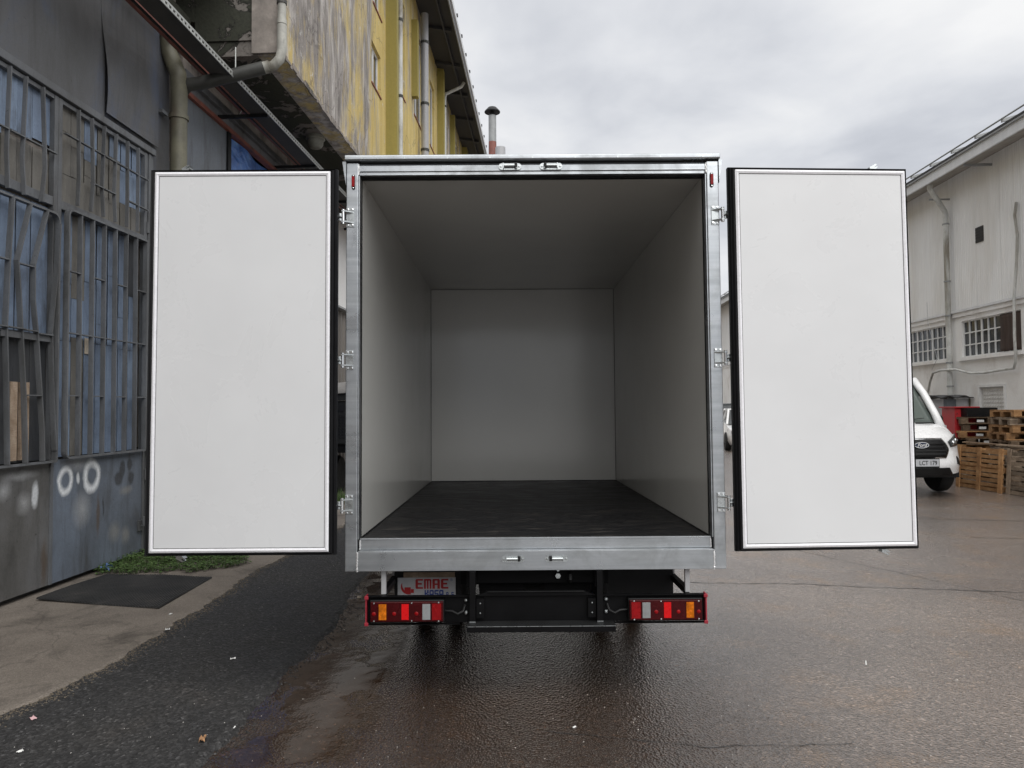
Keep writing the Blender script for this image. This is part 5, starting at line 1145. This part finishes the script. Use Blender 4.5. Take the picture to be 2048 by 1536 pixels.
ov = MB(); N = 28; vs = [(0, F(0, .905) - .046, .905)] + [(.125 * math.cos(2 * math.pi * i / N), F(0, .905) - .046, .905 + .052 * math.sin(2 * math.pi * i / N)) for i in range(N)]
ov.add(vs, [(0, 1 + i, 1 + (i + 1) % N) for i in range(N)]); bd = ov.build('badge', 'chrome', V, solid=.012)
vs = [(0, F(0, .905) - .0535, .905)] + [(.113 * math.cos(2 * math.pi * i / N), F(0, .905) - .0535, .905 + .043 * math.sin(2 * math.pi * i / N)) for i in range(N)]
MB().add(vs, [(0, 1 + i, 1 + (i + 1) % N) for i in range(N)]).build('badge_field', 'badge_blue', bd)
tv, tf = text_polys('Ford', .082, .35, .0015); MB().add([(v[0], F(0, .905) - .0555, .905 - .026 + v[1]) for v in tv], tf).build('lettering', 'paper_white', bd)
pt = box('licence_plate', 'sign_white', V, -.26, .26, F(0, .61) - .040, F(0, .61) - .03, .545, .665); fr_ = box('plate_frame', 'black_plastic', pt, -.275, .275, F(0, .61) - .029, F(0, .61) - .015, .52, .678)
tv, tf = text_polys('34 LCT 179', .105, 0, .0015)
tv, tf = text_polys('LCT 179', .105, 0, .0015); MB().add([(v[0] * .82 + .075, F(0, .61) - .0415, .568 + v[1]) for v in tv], tf).build('lettering', 'black_plastic', pt)
box('country_band', 'sign_blue', pt, -.258, -.215, F(0, .61) - .0415, F(0, .61) - .0402, .547, .663)
patch('lower_intake', 'black_plastic', V, lambda v: -.50 - .10 * (1 - v), lambda v: .50 + .10 * (1 - v), .40, .515, .012)
patch('lower_trim', 'black_plastic', V, lambda v: -.60, lambda v: .60, .37, .41, .006, 14, 2)
for s in (-1, 1):
    def lamp_fn(u, v):
        x0, x1 = .53 + .06 * (1 - v), .84; x = x0 + (x1 - x0) * u; z = .86 + .02 * u + (.10 + .11 * u) * v; return (s * x, F(x, z) - .014, z)
    hl = MB().grid(lamp_fn, 10, 6).build('headlight', 'glass_dark', V, 'all', solid=.01)
    for (xx, zz, r_) in ((.66, .93, .042), (.76, .97, .036)): MB().lathe([(.0, .01), (r_ * .7, -.004), (r_, -.012)], (s * xx, F(xx, zz) - .030, zz), 'y', 14).build('lamp_unit', 'chrome', hl, 'all')
    MB().grid(lambda u, v: (s * (.74 + .13 * u), F(.74 + .13 * u, .55 + .13 * v) - .010, .53 + .04 * (1 - u) + (.13 - .03 * u) * v), 6, 5).build('fog_recess', 'black_plastic', V, 'all', solid=.01)
    for yy in (.98, 4.4):
        w = MB().lathe([(.2, -.11), (.31, -.115), (.345, -.08), (.352, 0), (.345, .08), (.31, .115), (.2, .11)], (s * .86, yy, .352), 'x', 26).build('wheel', 'tyre', V, True); MB().lathe([(0, s * .04), (.06, s * .06), (.2, s * .08), (.2, -s * .08)], (s * .86, yy, .352), 'x', 18).build('rim', 'grey_plastic', w, True)
box('underbody', 'black_plastic', V, -.95, .95, .5, 5.5, .30, .41)

# --- two cars farther down the road
def car(name, label, mat, x, y, rz, suv):
    C = thing(name, label, 'car', Matrix.Translation((x, y, 0)) @ Matrix.Rotation(rz, 4, 'Z'))
    hh = 1.72 if suv else 1.50; Lc = 4.4
    st = [(0, .30, .62, .62), (.12, .24, .74, .76), (.6, .2, .84, .88), (1.15, .2, .87, .96), (2.0, .2, .88, 1.0), (3.2, .2, .88, 1.02), (4.1, .22, .86, 1.04), (4.35, .28, .78, .9)]
    mb = MB(); vs = []
    for (yy, zb, w, zt) in st:
        zt *= hh / 1.5 * .95
        for px_, pz in ((-w * .9, zb), (-w, zb + .15), (-w, (zb + zt) / 2 + .1), (-w * .93, zt), (0, zt + .04), (w * .93, zt), (w, (zb + zt) / 2 + .1), (w, zb + .15), (w * .9, zb)): vs.append((px_, yy, pz))
    n_ = 9; fs = [(i * n_ + j, i * n_ + (j + 1) % n_, (i + 1) * n_ + (j + 1) % n_, (i + 1) * n_ + j) for i in range(len(st) - 1) for j in range(n_)] + [tuple(range(n_)), tuple(range((len(st) - 1) * n_, len(st) * n_))]
    mb.add(vs, fs).build('body', mat, C, True, bevel=.03)
    zt = 1.0 * hh / 1.5 * .95; y0, y1, y2, y3 = 1.05, 1.75, 3.4, 4.2
    gh = MB(); vs = []
    for yy, w, z in ((y0, .78, zt - .02), (y1, .66, hh - .04), (y2, .66, hh - .02), (y3, .74, zt)): vs += [(-w, yy, z), (w, yy, z)]
    base = [(-.84, y0, zt - .02), (.84, y0, zt - .02), (.84, y3, zt), (-.84, y3, zt)]
    v = vs + base; gh.add(v, [(0, 1, 3, 2), (4, 5, 7, 6), (0, 2, 4, 6), (1, 3, 5, 7)]).build('glasshouse', 'glass_dark', C, solid=.01)
    MB().prism([(y1 - .05, hh - .05), (y1 + .2, hh), (y2 - .2, hh), (y2 + .1, hh - .05)], 'x', -.68, .68).build('roof', mat, C, bevel=.02)
    for s in (-1, 1):
        for a, b in (((s * .79, y0, zt - .02), (s * .67, y1, hh - .04)), ((s * .67, y2, hh - .03), (s * .76, y3, zt)), ((s * .85, 2.55, zt), (s * .67, 2.55, hh - .03))): MB().bar(a, b, .07, .07).build('pillar', mat, C)
        for yy in (.85, 3.55):
            w = MB().lathe([(.2, -.10), (.31, -.10), (.33, -.06), (.33, .06), (.31, .10), (.2, .10)], (s * .80, yy, .33), 'x', 22).build('wheel', 'tyre', C, True); MB().lathe([(0, s * .10), (.08, s * .10), (.2, s * .075), (.21, 0)], (s * .80, yy, .33), 'x', 12).build('rim', 'wheel_alloy', w, True)
        box('headlight', 'lens_clear', C, s * .45, s * .74, .02, .10, .60, .74, .02); box('tail_light', 'lens_red_bright', C, s * .6, s * .80, 4.28, 4.37, .75, .92, .01)
    box('grille', 'black_plastic', C, -.4, .4, -.02, .02, .42, .62); box('rear_bumper', 'black_plastic', C, -.8, .8, 4.3, 4.40, .3, .5, .03)
    return C
car('parked_car', 'white hatchback parked beyond the truck, seen between frame and right door', 'white_paint', 8.35, 24.6, R(-12), False)
car('parked_car', 'grey sport utility car parked behind the white hatchback', 'grey_paint', 9.4, 33.2, R(176), True)
# far end of the street: white sheds closing the view
FE = thing('far_shed', 'pale shed closing the far end of the street behind the truck', 'building', S, (3, 75, 0))
box('wall', 'white_plaster', FE, -14, 26, 75, 76, 0, 6.2); MB().prism([(-14.4, 6.2), (6, 9.5), (26.4, 6.2)], 'y', 74.6, 95).build('roof', 'roof_dark', FE)
for i in range(10): x = -11 + i * 3.6; w = box('window', 'frame_white', FE, x, x + 1.6, 74.93, 74.99, 2.4, 4.0); box('pane', 'glass_dark', w, x + .1, x + 1.5, 74.9, 74.925, 2.5, 3.9)
